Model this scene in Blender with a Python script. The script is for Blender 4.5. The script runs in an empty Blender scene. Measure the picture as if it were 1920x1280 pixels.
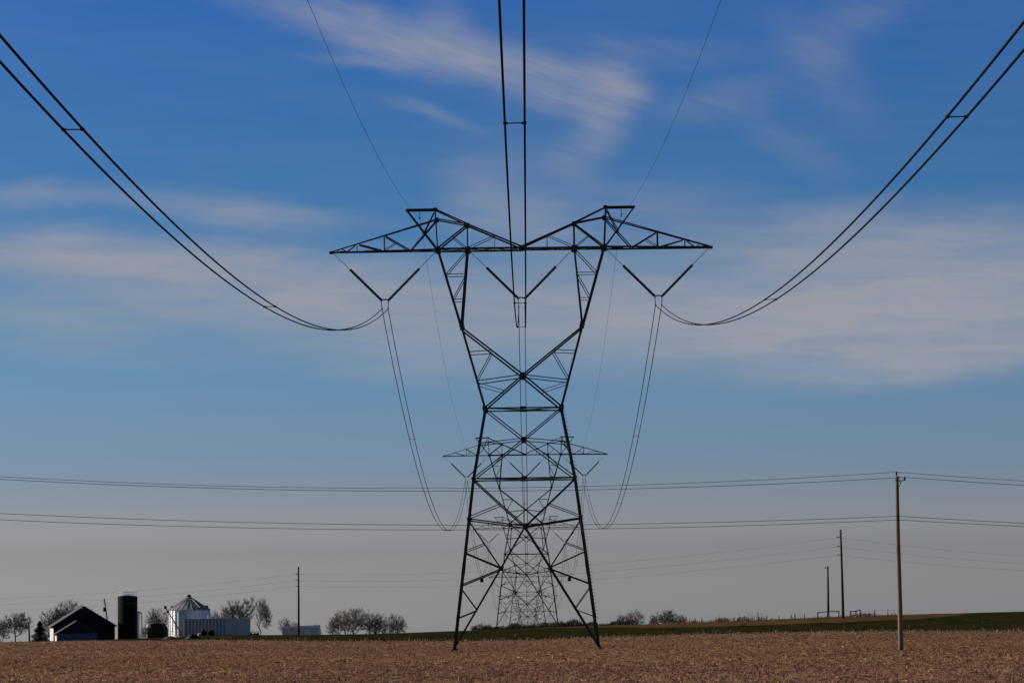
import bpy, math, random
import numpy as np
from mathutils import Vector, Matrix, Euler

R = math.radians
sc = bpy.context.scene
COL = sc.collection
random.seed(7)
rng = np.random.default_rng(11)

# ------------------------------------------------------------------ camera
F = 6150.0                      # focal length in photo pixels (1920 wide)
CAM_H = 2.85                    # eye height over the near field (z = 0)
ROLL, PITCH, YAW = R(0.8), math.atan(504.4 / F), math.atan(23.0 / F)
cam_data = bpy.data.cameras.new('camera')
cam = bpy.data.objects.new('camera', cam_data)
COL.objects.link(cam)
CAM_ROT = Matrix.Rotation(YAW, 3, 'Z') @ Matrix.Rotation(R(90) + PITCH, 3, 'X') @ Matrix.Rotation(-ROLL, 3, 'Z')
cam.matrix_world = Matrix.Translation((0, 0, CAM_H)) @ CAM_ROT.to_4x4()
cam_data.sensor_width = 36.0
cam_data.lens = F / 1920.0 * 36.0
cam_data.clip_start = 1.0
cam_data.clip_end = 60000.0
sc.camera = cam

# ------------------------------------------------------------------ light
SUN_EL, SUN_BACK = R(24), R(16)          # sun to the left, a little behind the scene
sun_dir = Vector((-math.cos(SUN_BACK) * math.cos(SUN_EL), math.sin(SUN_BACK) * math.cos(SUN_EL), math.sin(SUN_EL)))
sl = bpy.data.lights.new('sun', 'SUN')
sl.energy = 4.9
sl.angle = R(0.5)
sl.color = (1.0, 0.9, 0.76)
so = bpy.data.objects.new('sun', sl)
so.rotation_euler = sun_dir.to_track_quat('Z', 'Y').to_euler()
COL.objects.link(so)

sc.view_settings.view_transform = 'Standard'
sc.view_settings.look = 'None'
sc.view_settings.exposure = 0.0
sc.view_settings.gamma = 1.0
sc.cycles.caustics_reflective = False
sc.cycles.caustics_refractive = False
sc.cycles.sample_clamp_indirect = 2.0

# ------------------------------------------------------------------ sky
def srgb(r, g, b):
    f = lambda c: (c / 12.92 if c <= 0.04045 else ((c + 0.055) / 1.055) ** 2.4)
    return (f(r / 255.0), f(g / 255.0), f(b / 255.0))

SKY_STRENGTH = 0.1
# elevation (photo pixels above the horizon), colour of the clear sky there, and what the Sky Texture gives there
SKY_KEYS = [
    (0, (130, 130, 132)), (110, (135, 136, 139)), (160, (138, 141, 147)), (205, (131, 141, 151)),
    (260, (120, 140, 159)), (350, (108, 139, 168)), (430, (99, 138, 171)), (520, (87, 134, 171)), (700, (71, 121, 168)),
    (900, (59, 110, 167)), (1150, (51, 102, 170)), (1500, (46, 94, 160)), (2300, (60, 80, 112)), (4000, (47, 54, 63)), (9600, (40, 43, 48)),
]
NISHITA_LIN = [[7.2775, 56.0275, 112.2775, 161.0275, 206.0275, 262.2775, 326.0275, 412.2775, 543.5275, 731.0275, 918.5275, 1124.7775], [0.2632, 0.3643, 0.4145, 0.4208, 0.4568, 0.4624, 0.4539, 0.4358, 0.3996, 0.3493, 0.3074, 0.2717], [0.2332, 0.3236, 0.3806, 0.3995, 0.4511, 0.4753, 0.4898, 0.4971, 0.4839, 0.4538, 0.4181, 0.3815], [0.1590, 0.2134, 0.2545, 0.2737, 0.3211, 0.3554, 0.3905, 0.4289, 0.4666, 0.4912, 0.4912, 0.4809]]
w = bpy.data.worlds.new('World')
sc.world = w
w.use_nodes = True
nt = w.node_tree
nt.nodes.clear()
def N(t, **kw):
    n = nt.nodes.new(t)
    for k, v in kw.items():
        setattr(n, k, v)
    return n
def L(a, b):
    nt.links.new(a, b)
def M_(op, a, b=None, c=None, clamp=False):
    n = N('ShaderNodeMath', operation=op, use_clamp=clamp)
    for i, v in enumerate((a, b, c)):
        if v is None: continue
        if isinstance(v, (int, float)): n.inputs[i].default_value = v
        else: L(v, n.inputs[i])
    return n.outputs[0]
out = N('ShaderNodeOutputWorld')
bg = N('ShaderNodeBackground')
bg.inputs['Strength'].default_value = SKY_STRENGTH
L(bg.outputs[0], out.inputs[0])
sky = N('ShaderNodeTexSky', sky_type='NISHITA')
sky.sun_disc = False
sky.sun_elevation = SUN_EL
sky.sun_rotation = -(R(90) - SUN_BACK)
sky.air_density = 1.0
sky.dust_density = 1.0
sky.ozone_density = 1.0
tc = N('ShaderNodeTexCoord')
sep = N('ShaderNodeSeparateXYZ')
L(tc.outputs['Generated'], sep.inputs[0])
U = M_('MULTIPLY', M_('ARCTAN2', sep.outputs[0], sep.outputs[1]), F)
V = M_('MULTIPLY', M_('ARCSINE', sep.outputs[2]), F)

SKY_RAW = False
if NISHITA_LIN is None:
    SKY_RAW = True
    L(sky.outputs[0], bg.inputs[0])
else:
    mr = N('ShaderNodeMapRange')
    mr.inputs['From Min'].default_value = 0
    mr.inputs['From Max'].default_value = 9600
    L(V, mr.inputs['Value'])
    ramp = N('ShaderNodeValToRGB')
    ramp.color_ramp.interpolation = 'B_SPLINE' if False else 'LINEAR'
    L(mr.outputs[0], ramp.inputs[0])
    els = ramp.color_ramp.elements
    TS = 4.0
    for i, (v, c) in enumerate(SKY_KEYS):
        e = els[i] if i < 2 else els.new(v / 9600.0)
        e.position = v / 9600.0
        t = [a / (b * TS) for a, b in zip(srgb(*c), [np.interp(v, NISHITA_LIN[0], NISHITA_LIN[k]) for k in (1, 2, 3)])]
        e.color = (*t, 1)
    mul = N('ShaderNodeMix', data_type='RGBA', blend_type='MULTIPLY')
    mul.inputs[0].default_value = 1.0
    L(sky.outputs[0], mul.inputs[6]); L(ramp.outputs[0], mul.inputs[7])
    sc4 = N('ShaderNodeVectorMath', operation='SCALE')
    sc4.inputs['Scale'].default_value = TS
    L(mul.outputs[2], sc4.inputs[0])
    # ---- cirrus: soft elongated bodies at their azimuth and elevation, torn by stretched noise
    uv = N('ShaderNodeCombineXYZ')
    L(U, uv.inputs[0]); L(V, uv.inputs[1])
    def noise(lx, ly, rot, seed, detail, rough=0.55, dist=0.0, src=None):
        """noise drawn out to lx by ly photo pixels, its long axis tilted by rot (positive = falling to the right)"""
        mp = N('ShaderNodeMapping', vector_type='TEXTURE')
        mp.inputs['Rotation'].default_value = (0, 0, -rot)
        mp.inputs['Scale'].default_value = (lx, ly, 1)
        mp.inputs['Location'].default_value = (seed * lx, seed * 1.7 * ly, 0)
        L(src or uv.outputs[0], mp.inputs[0])
        n = N('ShaderNodeTexNoise')
        n.inputs['Scale'].default_value = 1.0
        n.inputs['Detail'].default_value = detail
        n.inputs['Roughness'].default_value = rough
        n.inputs['Distortion'].default_value = dist
        L(mp.outputs[0], n.inputs[0])
        return n
    nw = noise(240, 120, 0.0, 3.1, 5.0)
    wv = N('ShaderNodeVectorMath', operation='MULTIPLY_ADD')
    wv.inputs[1].default_value = (120, 66, 0)
    L(nw.outputs['Color'], wv.inputs[0])
    sh = N('ShaderNodeVectorMath', operation='ADD')
    sh.inputs[1].default_value = (-60, -33, 0)
    L(uv.outputs[0], sh.inputs[0])
    L(sh.outputs[0], wv.inputs[2])
    # photo x, photo y, half length, half width, slope in degrees (positive = falling to the right), strength
    CLOUDS = [
        (590, 8, 210, 46, 12, .42), (720, 60, 190, 54, 20, .54), (850, 100, 190, 64, 20, .58), (985, 140, 180, 60, 20, .58),
        (1090, 165, 140, 62, 8, .52), (1165, 160, 80, 76, 0, .60), (1145, 228, 64, 86, -15, .48), (1100, 300, 80, 80, -35, .28),
        (840, 38, 75, 50, 30, .28), (730, 106, 180, 17, 6, .30), (820, 208, 120, 18, 20, .30), (930, 362, 140, 70, 20, .30),
        (1010, 440, 200, 70, 8, .3), (960, 350, 160, 130, 0, .16),
        (90, 358, 330, 30, 0, .30), (430, 378, 240, 42, 8, .34), (560, 400, 260, 30, 3, .2),
        (150, 462, 440, 60, 4, .62), (480, 505, 440, 84, 5, .62), (720, 575, 360, 120, 3, .62), (260, 560, 520, 75, 0, .46),
        (200, 640, 420, 40, 2, .16),
        (1560, 470, 520, 75, -3, .50), (1720, 590, 620, 150, -4, .86), (1400, 630, 460, 105, 3, .50), (1860, 690, 360, 50, -6, .6),
        (1110, 590, 360, 120, 4, .54), (1600, 720, 300, 30, -3, .25),
        (1370, 200, 190, 50, -10, .24), (1560, 150, 70, 170, -35, .20), (1230, 100, 280, 34, 5, .18), (1660, 50, 240, 60, -25, .18),
        (1480, 270, 170, 60, 40, .15), (1230, 400, 260, 60, 2, .22), (790, 695, 190, 34, 2, .30), (900, 640, 330, 50, 2, .22),
    ]
    def fibres(rot, seed):
        a = noise(420, 85, rot, seed, 7.0, 0.6, 0.5)
        b = noise(230, 24, rot, seed + 4.0, 6.0, 0.6, 0.25)
        s_ = M_('ADD', M_('MULTIPLY', a.outputs[0], 0.58), M_('MULTIPLY', b.outputs[0], 0.42))
        m_ = N('ShaderNodeMapRange', interpolation_type='SMOOTHSTEP')
        m_.inputs['From Min'].default_value = 0.34; m_.inputs['From Max'].default_value = 0.64
        L(s_, m_.inputs['Value'])
        return m_.outputs[0]
    fib_hi, fib_lo = fibres(R(19), 9.0), fibres(R(2), 2.0)
    parts = {0: None, 1: None}
    for cx, cy, hl, hw_, ang, st in CLOUDS:
        mp = N('ShaderNodeMapping', vector_type='TEXTURE')
        mp.inputs['Location'].default_value = (cx - 990, 1144 - cy + 0.014 * (cx - 990), 0)
        mp.inputs['Rotation'].default_value = (0, 0, -R(ang) + 0.014)
        mp.inputs['Scale'].default_value = (hl, hw_, 1)
        L(wv.outputs[0], mp.inputs[0])
        ln = N('ShaderNodeVectorMath', operation='LENGTH')
        L(mp.outputs[0], ln.inputs[0])
        m2 = N('ShaderNodeMapRange', interpolation_type='SMOOTHSTEP')
        m2.inputs['From Min'].default_value = 1.25
        m2.inputs['From Max'].default_value = 0.0
        m2.inputs['To Max'].default_value = st
        L(ln.outputs['Value'], m2.inputs['Value'])
        k = 0 if cy < 330 else 1
        o_ = m2.outputs[0]
        parts[k] = o_ if parts[k] is None else M_('SUBTRACT', M_('ADD', parts[k], o_), M_('MULTIPLY', parts[k], o_))
    d_hi = M_('MULTIPLY', parts[0], M_('MULTIPLY_ADD', fib_hi, 0.62, 0.46), clamp=True)
    d_lo = M_('MULTIPLY', parts[1], M_('MULTIPLY_ADD', fib_lo, 0.55, 0.80), clamp=True)
    dens = M_('ADD', d_hi, d_lo, clamp=True)
    dens = M_('ADD', dens, M_('MULTIPLY', fib_lo, 0.05), clamp=True)
    # only near and above 350 px of elevation
    fade = N('ShaderNodeMapRange', interpolation_type='SMOOTHSTEP')
    fade.inputs['From Min'].default_value = 180
    fade.inputs['From Max'].default_value = 480
    L(V, fade.inputs['Value'])
    dens = M_('MULTIPLY', dens, fade.outputs[0])
    mixc = N('ShaderNodeMix', data_type='RGBA')
    L(dens, mixc.inputs[0])
    L(sc4.outputs[0], mixc.inputs[6])
    cc = [c / SKY_STRENGTH for c in srgb(152, 155, 166)]
    mixc.inputs[7].default_value = (*cc, 1)
    L(mixc.outputs[2], bg.inputs[0])

# ------------------------------------------------------------------ helpers
def P(px, py, d):
    """the world point on the line through a photo pixel at distance d along the line of towers"""
    v = CAM_ROT @ Vector(((px - 960.0) / F, -(py - 640.0) / F, -1.0))
    v = v * (d / v.y)
    return Vector((v.x, v.y, v.z + CAM_H))

def tag(o, label, cat, group=None):
    o['label'] = label
    o['category'] = cat
    if group: o['group'] = group
    return o

def thing(name, label, cat, loc=(0, 0, 0), rotz=0.0, group=None):
    o = bpy.data.objects.new(name, None)
    o.empty_display_size = 0.3
    COL.objects.link(o)
    o.location = loc
    o.rotation_euler = (0, 0, rotz)
    return tag(o, label, cat, group)

class MB:
    def __init__(s):
        s.v = []; s.f = []; s.smooth = False
    def add(s, vs, fs):
        b = len(s.v)
        s.v.extend([tuple(v) for v in vs])
        s.f.extend([tuple(i + b for i in f) for f in fs])
    def box(s, c, d, rz=0.0):
        x, y, z = d[0] / 2, d[1] / 2, d[2] / 2
        ca, sa = math.cos(rz), math.sin(rz)
        vs = [(c[0] + ca * i * x - sa * j * y, c[1] + sa * i * x + ca * j * y, c[2] + k * z)
              for k in (-1, 1) for j in (-1, 1) for i in (-1, 1)]
        s.add(vs, [(0, 2, 3, 1), (4, 5, 7, 6), (0, 1, 5, 4), (2, 6, 7, 3), (0, 4, 6, 2), (1, 3, 7, 5)])
    def angle(s, p0, p1, a, b, wdt, t):
        """steel angle section from p0 to p1, flanges along a and b"""
        p0, p1 = Vector(p0), Vector(p1)
        wdt = wdt * (.76 if wdt > .1 else .86)
        d = (p1 - p0).normalized()
        a = Vector(a); a = (a - d * a.dot(d)).normalized()
        b = Vector(b); b = (b - d * b.dot(d)); b = (b - a * a.dot(b)).normalized()
        sec = [(0, 0), (wdt, 0), (wdt, t), (t, t), (t, wdt), (0, wdt)]
        o = -wdt * 0.35
        vs = [p + a * (u + o) + b * (v + o) for p in (p0, p1) for u, v in sec]
        s.add(vs, [(i, (i + 1) % 6, 6 + (i + 1) % 6, 6 + i) for i in range(6)] +
              [(3, 2, 1, 0), (5, 4, 3, 0), (6, 7, 8, 9), (6, 9, 10, 11)])
    def bar(s, p0, p1, wdt, h=None, up=(0, 0, 1)):
        p0, p1 = Vector(p0), Vector(p1)
        h = h or wdt
        d = (p1 - p0).normalized()
        u = Vector(up)
        if abs(d.dot(u)) > .95: u = Vector((0, 1, 0))
        a = d.cross(u).normalized(); b = a.cross(d)
        vs = [p + a * (i * wdt / 2) + b * (j * h / 2) for p in (p0, p1) for i, j in ((-1, -1), (1, -1), (1, 1), (-1, 1))]
        s.add(vs, [(0, 1, 5, 4), (1, 2, 6, 5), (2, 3, 7, 6), (3, 0, 4, 7), (3, 2, 1, 0), (4, 5, 6, 7)])
    def tube(s, pts, rad, n=6, caps=True):
        pts = [Vector(p) for p in pts]
        m = len(pts)
        if not hasattr(rad, '__len__'): rad = [rad] * m
        b = len(s.v)
        ds = [(pts[min(i + 1, m - 1)] - pts[max(i - 1, 0)]).normalized() for i in range(m)]
        ref = min((Vector((0, 0, 1)), Vector((1, 0, 0)), Vector((0, 1, 0))), key=lambda r: max(abs(d.dot(r)) for d in ds))
        for i, p in enumerate(pts):
            d = ds[i]
            a = d.cross(ref).normalized(); c = a.cross(d)
            for k in range(n):
                t = 2 * math.pi * k / n
                s.v.append(tuple(p + (a * math.cos(t) + c * math.sin(t)) * rad[i]))
        for i in range(m - 1):
            for k in range(n):
                k2 = (k + 1) % n
                s.f.append((b + i * n + k, b + i * n + k2, b + (i + 1) * n + k2, b + (i + 1) * n + k))
        if caps:
            s.f.append(tuple(b + k for k in reversed(range(n))))
            s.f.append(tuple(b + (m - 1) * n + k for k in range(n)))
    def lathe(s, c, prof, n=24):
        """profile of (radius, height) turned about the vertical through c"""
        b = len(s.v)
        for r, z in prof:
            for k in range(n):
                t = 2 * math.pi * k / n
                s.v.append((c[0] + r * math.cos(t), c[1] + r * math.sin(t), c[2] + z))
        for i in range(len(prof) - 1):
            for k in range(n):
                k2 = (k + 1) % n
                s.f.append((b + i * n + k, b + i * n + k2, b + (i + 1) * n + k2, b + (i + 1) * n + k))
        s.f.append(tuple(b + k for k in reversed(range(n))))
        s.f.append(tuple(b + (len(prof) - 1) * n + k for k in range(n)))
    def prism(s, poly, y0, y1):
        """polygon in x,z (counter-clockwise seen from -y) pushed from y0 to y1"""
        n = len(poly)
        vs = [(x, y0, z) for x, z in poly] + [(x, y1, z) for x, z in poly]
        s.add(vs, [tuple(range(n)), tuple(reversed(range(n, 2 * n)))] +
              [((i + 1) % n, i, n + i, n + (i + 1) % n) for i in range(n)])
    def build(s, name, m, parent=None, smooth=False, label=None):
        me = bpy.data.meshes.new(name)
        me.from_pydata(s.v, [], s.f)
        me.materials.append(m)
        if smooth:
            me.polygons.foreach_set('use_smooth', [True] * len(me.polygons))
        me.update()
        o = bpy.data.objects.new(name, me)
        COL.objects.link(o)
        if parent: o.parent = parent
        if label: o['label'] = label
        return o

def copy_tree(o, parent=None):
    c = o.copy()
    COL.objects.link(c)
    c.parent = parent
    for ch in list(o.children):
        copy_tree(ch, c)
    return c

# ------------------------------------------------------------------ materials
def mat(name, c1, c2=None, scale=3.0, rough=0.8, metal=0.0, stretch=(1, 1, 1), spec=0.3, bump=0.0, detail=5.0):
    m = bpy.data.materials.new(name)
    m.use_nodes = True
    t = m.node_tree
    b = t.nodes['Principled BSDF']
    b.inputs['Roughness'].default_value = rough
    b.inputs['Metallic'].default_value = metal
    b.inputs['Specular IOR Level'].default_value = spec
    c2 = c2 or tuple(x * 0.7 for x in c1)
    tcn = t.nodes.new('ShaderNodeTexCoord')
    mp = t.nodes.new('ShaderNodeMapping'); mp.inputs['Scale'].default_value = stretch
    nz = t.nodes.new('ShaderNodeTexNoise')
    nz.inputs['Scale'].default_value = scale; nz.inputs['Detail'].default_value = detail
    cr = t.nodes.new('ShaderNodeValToRGB')
    cr.color_ramp.elements[0].position = 0.32; cr.color_ramp.elements[1].position = 0.68
    cr.color_ramp.elements[0].color = (*c1, 1); cr.color_ramp.elements[1].color = (*c2, 1)
    t.links.new(tcn.outputs['Object'], mp.inputs[0]); t.links.new(mp.outputs[0], nz.inputs[0])
    t.links.new(nz.outputs[0], cr.inputs[0]); t.links.new(cr.outputs[0], b.inputs['Base Color'])
    if bump:
        bp = t.nodes.new('ShaderNodeBump'); bp.inputs['Strength'].default_value = bump
        t.links.new(nz.outputs[0], bp.inputs['Height']); t.links.new(bp.outputs[0], b.inputs['Normal'])
    return m

STEEL = mat('weathered_steel', (.050, .054, .046), (.022, .024, .020), .9, .75, 0.0, spec=.2)
GUSSET = mat('gusset_steel', (.024, .025, .022), (.016, .016, .015), 2.0, .8, 0.0, spec=.2)
FOOT = mat('muddy_concrete', (.07, .05, .04), (.045, .033, .026), 4.0, .9)
CABLE = mat('conductor_aluminium', (.022, .023, .025), (.014, .014, .016), 6.0, 1.0, 0.0, spec=0.0)
CABLE_FAR = mat('wire_aluminium', (.05, .052, .055), (.035, .036, .038), 6.0, 1.0, spec=0.0)
PORCELAIN = mat('brown_porcelain', (.020, .020, .023), (.012, .012, .014), 3.0, .5, spec=.25)
POLE_WOOD = mat('pole_wood', (.265, .19, .115), (.14, .10, .062), 6.0, .85, stretch=(6, 6, .25), bump=.3)
POLE_GREY = mat('grey_pole_wood', (.060, .050, .044), (.036, .031, .027), 6.0, .9, stretch=(6, 6, .25))
BARK = mat('bark', (.095, .082, .070), (.055, .048, .042), 4.0, .95, stretch=(1, 1, .3))
TWIG = mat('twigs', (.21, .185, .165), (.14, .125, .115), 2.0, .95)
SHRUB = mat('bare_shrub', (.035, .029, .024), (.022, .019, .016), 1.0, .95)
CONIFER = mat('conifer_needles', (.020, .026, .018), (.010, .014, .010), 2.0, .9)
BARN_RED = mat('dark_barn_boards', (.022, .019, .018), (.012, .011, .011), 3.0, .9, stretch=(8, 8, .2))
ROOF_GREY = mat('barn_roof_metal', (.115, .115, .11), (.08, .08, .08), 2.0, .6)
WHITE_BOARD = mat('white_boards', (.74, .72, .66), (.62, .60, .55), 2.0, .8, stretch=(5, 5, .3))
SHADE_BOARD = mat('shade_toned_boards', (.15, .15, .155), (.115, .115, .12), 2.0, .8, stretch=(5, 5, .3))  # white annex front; its shade is put into this colour
GREEN_BOARD = mat('dark_green_boards', (.018, .026, .022), (.010, .016, .014), 2.0, .85)
SILO_DARK = mat('dark_glazed_silo', (.0055, .0055, .005), (.0035, .0035, .003), 2.0, .5, spec=.08, stretch=(1, 1, 3))
GALV = mat('galvanised_sheet', (.86, .85, .84), (.70, .70, .70), 1.2, .42, .55, stretch=(6, 6, .6), spec=.5)
GALV_ROOF = mat('galvanised_roof', (.48, .48, .49), (.32, .32, .33), 1.5, .40, .35, spec=.5)
RIB_WHITE = mat('pale_rib_tone', (.93, .79, .64), (.82, .69, .56), 2.0, .6)
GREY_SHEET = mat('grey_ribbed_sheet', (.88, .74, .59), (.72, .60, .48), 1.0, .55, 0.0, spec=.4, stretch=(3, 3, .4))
GREY_DARK = mat('shaded_panel_sheet', (.50, .42, .34), (.38, .32, .26), 1.0, .6)  # rib contrast is put into the colour: panels darkened between pale ribs
DARK_RUBBER = mat('dark_wrap', (.014, .013, .012), (.008, .008, .008), 3.0, .7)
DARK_SHED = mat('dark_shed_skin', (.022, .024, .024), (.014, .015, .015), 2.0, .8)
MACHINE = mat('rusty_dark_iron', (.035, .026, .020), (.018, .015, .013), 5.0, .8)
WHITE_PAINT = mat('white_paint', (.80, .80, .78), (.72, .72, .70), 2.0, .5)
SOIL = mat('heaped_soil', (.060, .042, .028), (.028, .022, .016), 2.5, .95, bump=.6)
POST = mat('fence_post_wood', (.060, .050, .042), (.035, .030, .026), 6.0, .9)
WEED = mat('dry_weeds', (.20, .14, .085), (.12, .085, .055), 1.0, .95)

def ground_mat(name, cols, scales, bump=0.3, far=None):
    m = bpy.data.materials.new(name)
    m.use_nodes = True
    t = m.node_tree
    b = t.nodes['Principled BSDF']
    b.inputs['Roughness'].default_value = 0.95
    b.inputs['Specular IOR Level'].default_value = 0.0
    geo = t.nodes.new('ShaderNodeNewGeometry')
    prev = None
    for i, (c, s) in enumerate(zip(cols, scales)):
        if i == 0:
            rgb = t.nodes.new('ShaderNodeRGB'); rgb.outputs[0].default_value = (*c, 1); prev = rgb.outputs[0]; continue
        mp = t.nodes.new('ShaderNodeMapping'); mp.inputs['Scale'].default_value = (s[0], s[1], s[0]); mp.inputs['Location'].default_value = (i * 17, i * 31, 0)
        nz = t.nodes.new('ShaderNodeTexNoise'); nz.inputs['Scale'].default_value = 1.0; nz.inputs['Detail'].default_value = 4.0
        mr_ = t.nodes.new('ShaderNodeMapRange'); mr_.inputs['From Min'].default_value = .42; mr_.inputs['From Max'].default_value = .62; mr_.inputs['To Max'].default_value = s[2]
        mx = t.nodes.new('ShaderNodeMix'); mx.data_type = 'RGBA'
        t.links.new(geo.outputs['Position'], mp.inputs[0]); t.links.new(mp.outputs[0], nz.inputs[0])
        t.links.new(nz.outputs[0], mr_.inputs['Value']); t.links.new(mr_.outputs[0], mx.inputs[0])
        t.links.new(prev, mx.inputs[6]); mx.inputs[7].default_value = (*c, 1)
        prev = mx.outputs[2]
    t.links.new(prev, b.inputs['Base Color'])
    nz = t.nodes.new('ShaderNodeTexNoise'); nz.inputs['Scale'].default_value = 3.0; nz.inputs['Detail'].default_value = 6.0
    t.links.new(geo.outputs['Position'], nz.inputs[0])
    bp = t.nodes.new('ShaderNodeBump'); bp.inputs['Strength'].default_value = bump; bp.inputs['Distance'].default_value = .2
    t.links.new(nz.outputs[0], bp.inputs['Height']); t.links.new(bp.outputs[0], b.inputs['Normal'])
    return m

# ------------------------------------------------------------------ terrain
PXC = [-1500, -300, 0, 150, 300, 480, 700, 990, 1250, 1420, 1580, 1750, 1920, 2500]
DR = [130, 250, 340, 400, 455, 510, 580, 680, 760, 910, 1240, 1570, 1900, 3500, 9000, 20000]
TB = {  # height relative to the eye for each picture column
    -1500: [-2.85, -2.85, -2.88, -3.1, -3.55, -4.0, -4.5, -5.0, -5.6, -8.0, -16, -23, -30, -52, -95, -210],
    -300: [-2.85, -2.85, -2.88, -3.1, -3.55, -4.0, -4.5, -5.0, -5.6, -8.0, -16, -23, -30, -52, -95, -210],
    0:    [-2.85, -2.85, -2.88, -3.1, -3.55, -3.95, -4.42, -5.05, -5.60, -8.0, -16, -23, -30, -52, -95, -210],
    150:  [-2.85, -2.85, -2.88, -3.1, -3.52, -3.9, -4.32, -4.95, -5.45, -8.0, -16, -23, -30, -52, -95, -210],
    300:  [-2.85, -2.85, -2.88, -3.1, -3.5, -3.86, -4.26, -4.65, -4.95, -7.5, -16, -23, -30, -52, -95, -210],
    480:  [-2.85, -2.85, -2.84, -2.98, -3.2, -3.4, -3.65, -4.15, -4.58, -7.2, -16, -23, -30, -52, -95, -210],
    700:  [-2.85, -2.85, -2.86, -2.95, -3.04, -3.28, -3.74, -4.8, -6.2, -9.2, -17, -23, -30, -52, -95, -210],
    990:  [-2.85, -2.86, -2.90, -2.93, -2.96, -2.97, -3.00, -4.0, -5.4, -7.7, -17.8, -23.5, -30, -52, -95, -210],
    1250: [-2.85, -2.83, -2.76, -2.72, -2.64, -2.53, -2.55, -3.4, -4.9, -7.8, -17.5, -23.5, -30, -52, -95, -210],
    1420: [-2.85, -2.83, -2.70, -2.48, -2.20, -2.08, -2.18, -3.1, -4.6, -7.8, -17, -23, -30, -52, -95, -210],
    1580: [-2.85, -2.82, -2.66, -2.15, -1.52, -1.50, -1.75, -2.9, -4.4, -7.8, -17, -23, -30, -52, -95, -210],
    1750: [-2.85, -2.82, -2.68, -2.15, -1.65, -1.45, -1.50, -2.3, -3.8, -7.8, -17, -23, -30, -52, -95, -210],
    1920: [-2.85, -2.82, -2.76, -2.20, -1.62, -1.35, -1.32, -1.85, -3.2, -7.8, -17, -23, -30, -52, -95, -210],
    2500: [-2.85, -2.82, -2.76, -2.20, -1.60, -1.2, -0.9, -1.2, -2.6, -7.8, -17, -23, -30, -52, -95, -210],
}
TT = np.array([TB[k] for k in PXC])
def _raw(u, d):
    u = np.clip(u, PXC[0], PXC[-1]); d = np.clip(d, DR[0], DR[-1])
    i = np.clip(np.searchsorted(PXC, u, side='right') - 1, 0, len(PXC) - 2)
    j = np.clip(np.searchsorted(DR, d, side='right') - 1, 0, len(DR) - 2)
    pu = np.array(PXC, float); pd = np.array(DR, float)
    fu = (u - pu[i]) / (pu[i + 1] - pu[i]); fd = (d - pd[j]) / (pd[j + 1] - pd[j])
    return (TT[i, j] * (1 - fu) + TT[i + 1, j] * fu) * (1 - fd) + (TT[i, j + 1] * (1 - fu) + TT[i + 1, j + 1] * fu) * fd
def hz(x, y):
    """ground height (world z)"""
    x = np.asarray(x, float); y = np.asarray(y, float)
    yy = np.maximum(y, 60.0)
    u = 990 + F * x / yy
    z = 0
    for du in (-50, 0, 50):
        for dd in (-18, 0, 18):
            z = z + _raw(u + du, yy + dd)
    z = z / 9.0 + CAM_H
    # a low swell across the near field, and tillage unevenness
    z = z + (0.05 * np.exp(-((y - 232 - 0.10 * x) / 9.0) ** 2) - 0.16 * np.exp(-((y - 251) / 13.0) ** 2)) * np.exp(-(x / 75.0) ** 2)
    z = z + 0.015 * np.sin(x * .37 + y * .11) * np.sin(y * .23 - x * .05)
    return z
def gz(x, y): return float(hz(np.array([x]), np.array([y]))[0])

ED_U = [-1500, 0, 150, 230, 300, 390, 480, 600, 700, 990, 1250, 1580, 1920, 2500]
ED_D = [715, 715, 690, 560, 440, 405, 368, 340, 331, 322, 345, 340, 330, 330]
GR_U = [-1500, 600, 760, 880, 990, 1120, 1250, 1420, 1580, 1700, 1790, 1860, 2500]
GR_D = [880, 860, 720, 600, 566, 520, 456, 428, 414, 430, 470, 640, 800]
def border(x0fun, us, ds, ts):
    y = np.full_like(ts, 400.0)
    for _ in range(30):
        u = 990 + F * ts * (y + 400) / y
        y = 0.5 * y + 0.5 * np.interp(u, us, ds)
    return y
TS_ = np.linspace(-0.42, 0.42, 281)
YE = border(None, ED_U, ED_D, TS_)
YG = np.maximum(border(None, GR_U, GR_D, TS_), YE + 30)
def fan(name, y0, y1, rows, m, power=1.0):
    k = np.linspace(0, 1, rows) ** power
    Y = y0[None, :] + (y1 - y0)[None, :] * k[:, None]
    X = TS_[None, :] * (Y + 400)
    Z = hz(X, Y)
    nr, nc = Y.shape
    co = np.stack([X, Y, Z], -1).reshape(-1, 3)
    idx = np.arange(nr * nc).reshape(nr, nc)
    q = np.stack([idx[:-1, :-1], idx[:-1, 1:], idx[1:, 1:], idx[1:, :-1]], -1).reshape(-1, 4)
    me = bpy.data.meshes.new(name)
    me.vertices.add(len(co)); me.vertices.foreach_set('co', co.ravel())
    me.loops.add(q.size); me.loops.foreach_set('vertex_index', q.ravel().astype(np.int32))
    me.polygons.add(len(q))
    me.polygons.foreach_set('loop_start', np.arange(0, q.size, 4, dtype=np.int32))
    me.polygons.foreach_set('loop_total', np.full(len(q), 4, dtype=np.int32))
    me.polygons.foreach_set('use_smooth', np.ones(len(q), dtype=bool))
    me.update(); me.validate()
    me.materials.append(m)
    o = bpy.data.objects.new(name, me)
    COL.objects.link(o)
    o['kind'] = 'structure'
    return o
FIELD_M = ground_mat('stubble_soil', [(.150, .083, .054), (.20, .118, .076), (.105, .056, .037), (.27, .185, .108)],
                     [None, (2.6, 1.1, .8), (3.3, 1.4, .75), (5.0, .9, .55)], .5)
GREEN_M = ground_mat('winter_wheat', [(.017, .021, .006), (.028, .026, .010), (.012, .016, .005), (.055, .042, .020)], [None, (.12, .03, .8), (.9, .2, .7), (.35, .09, .35)], .4)
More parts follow.
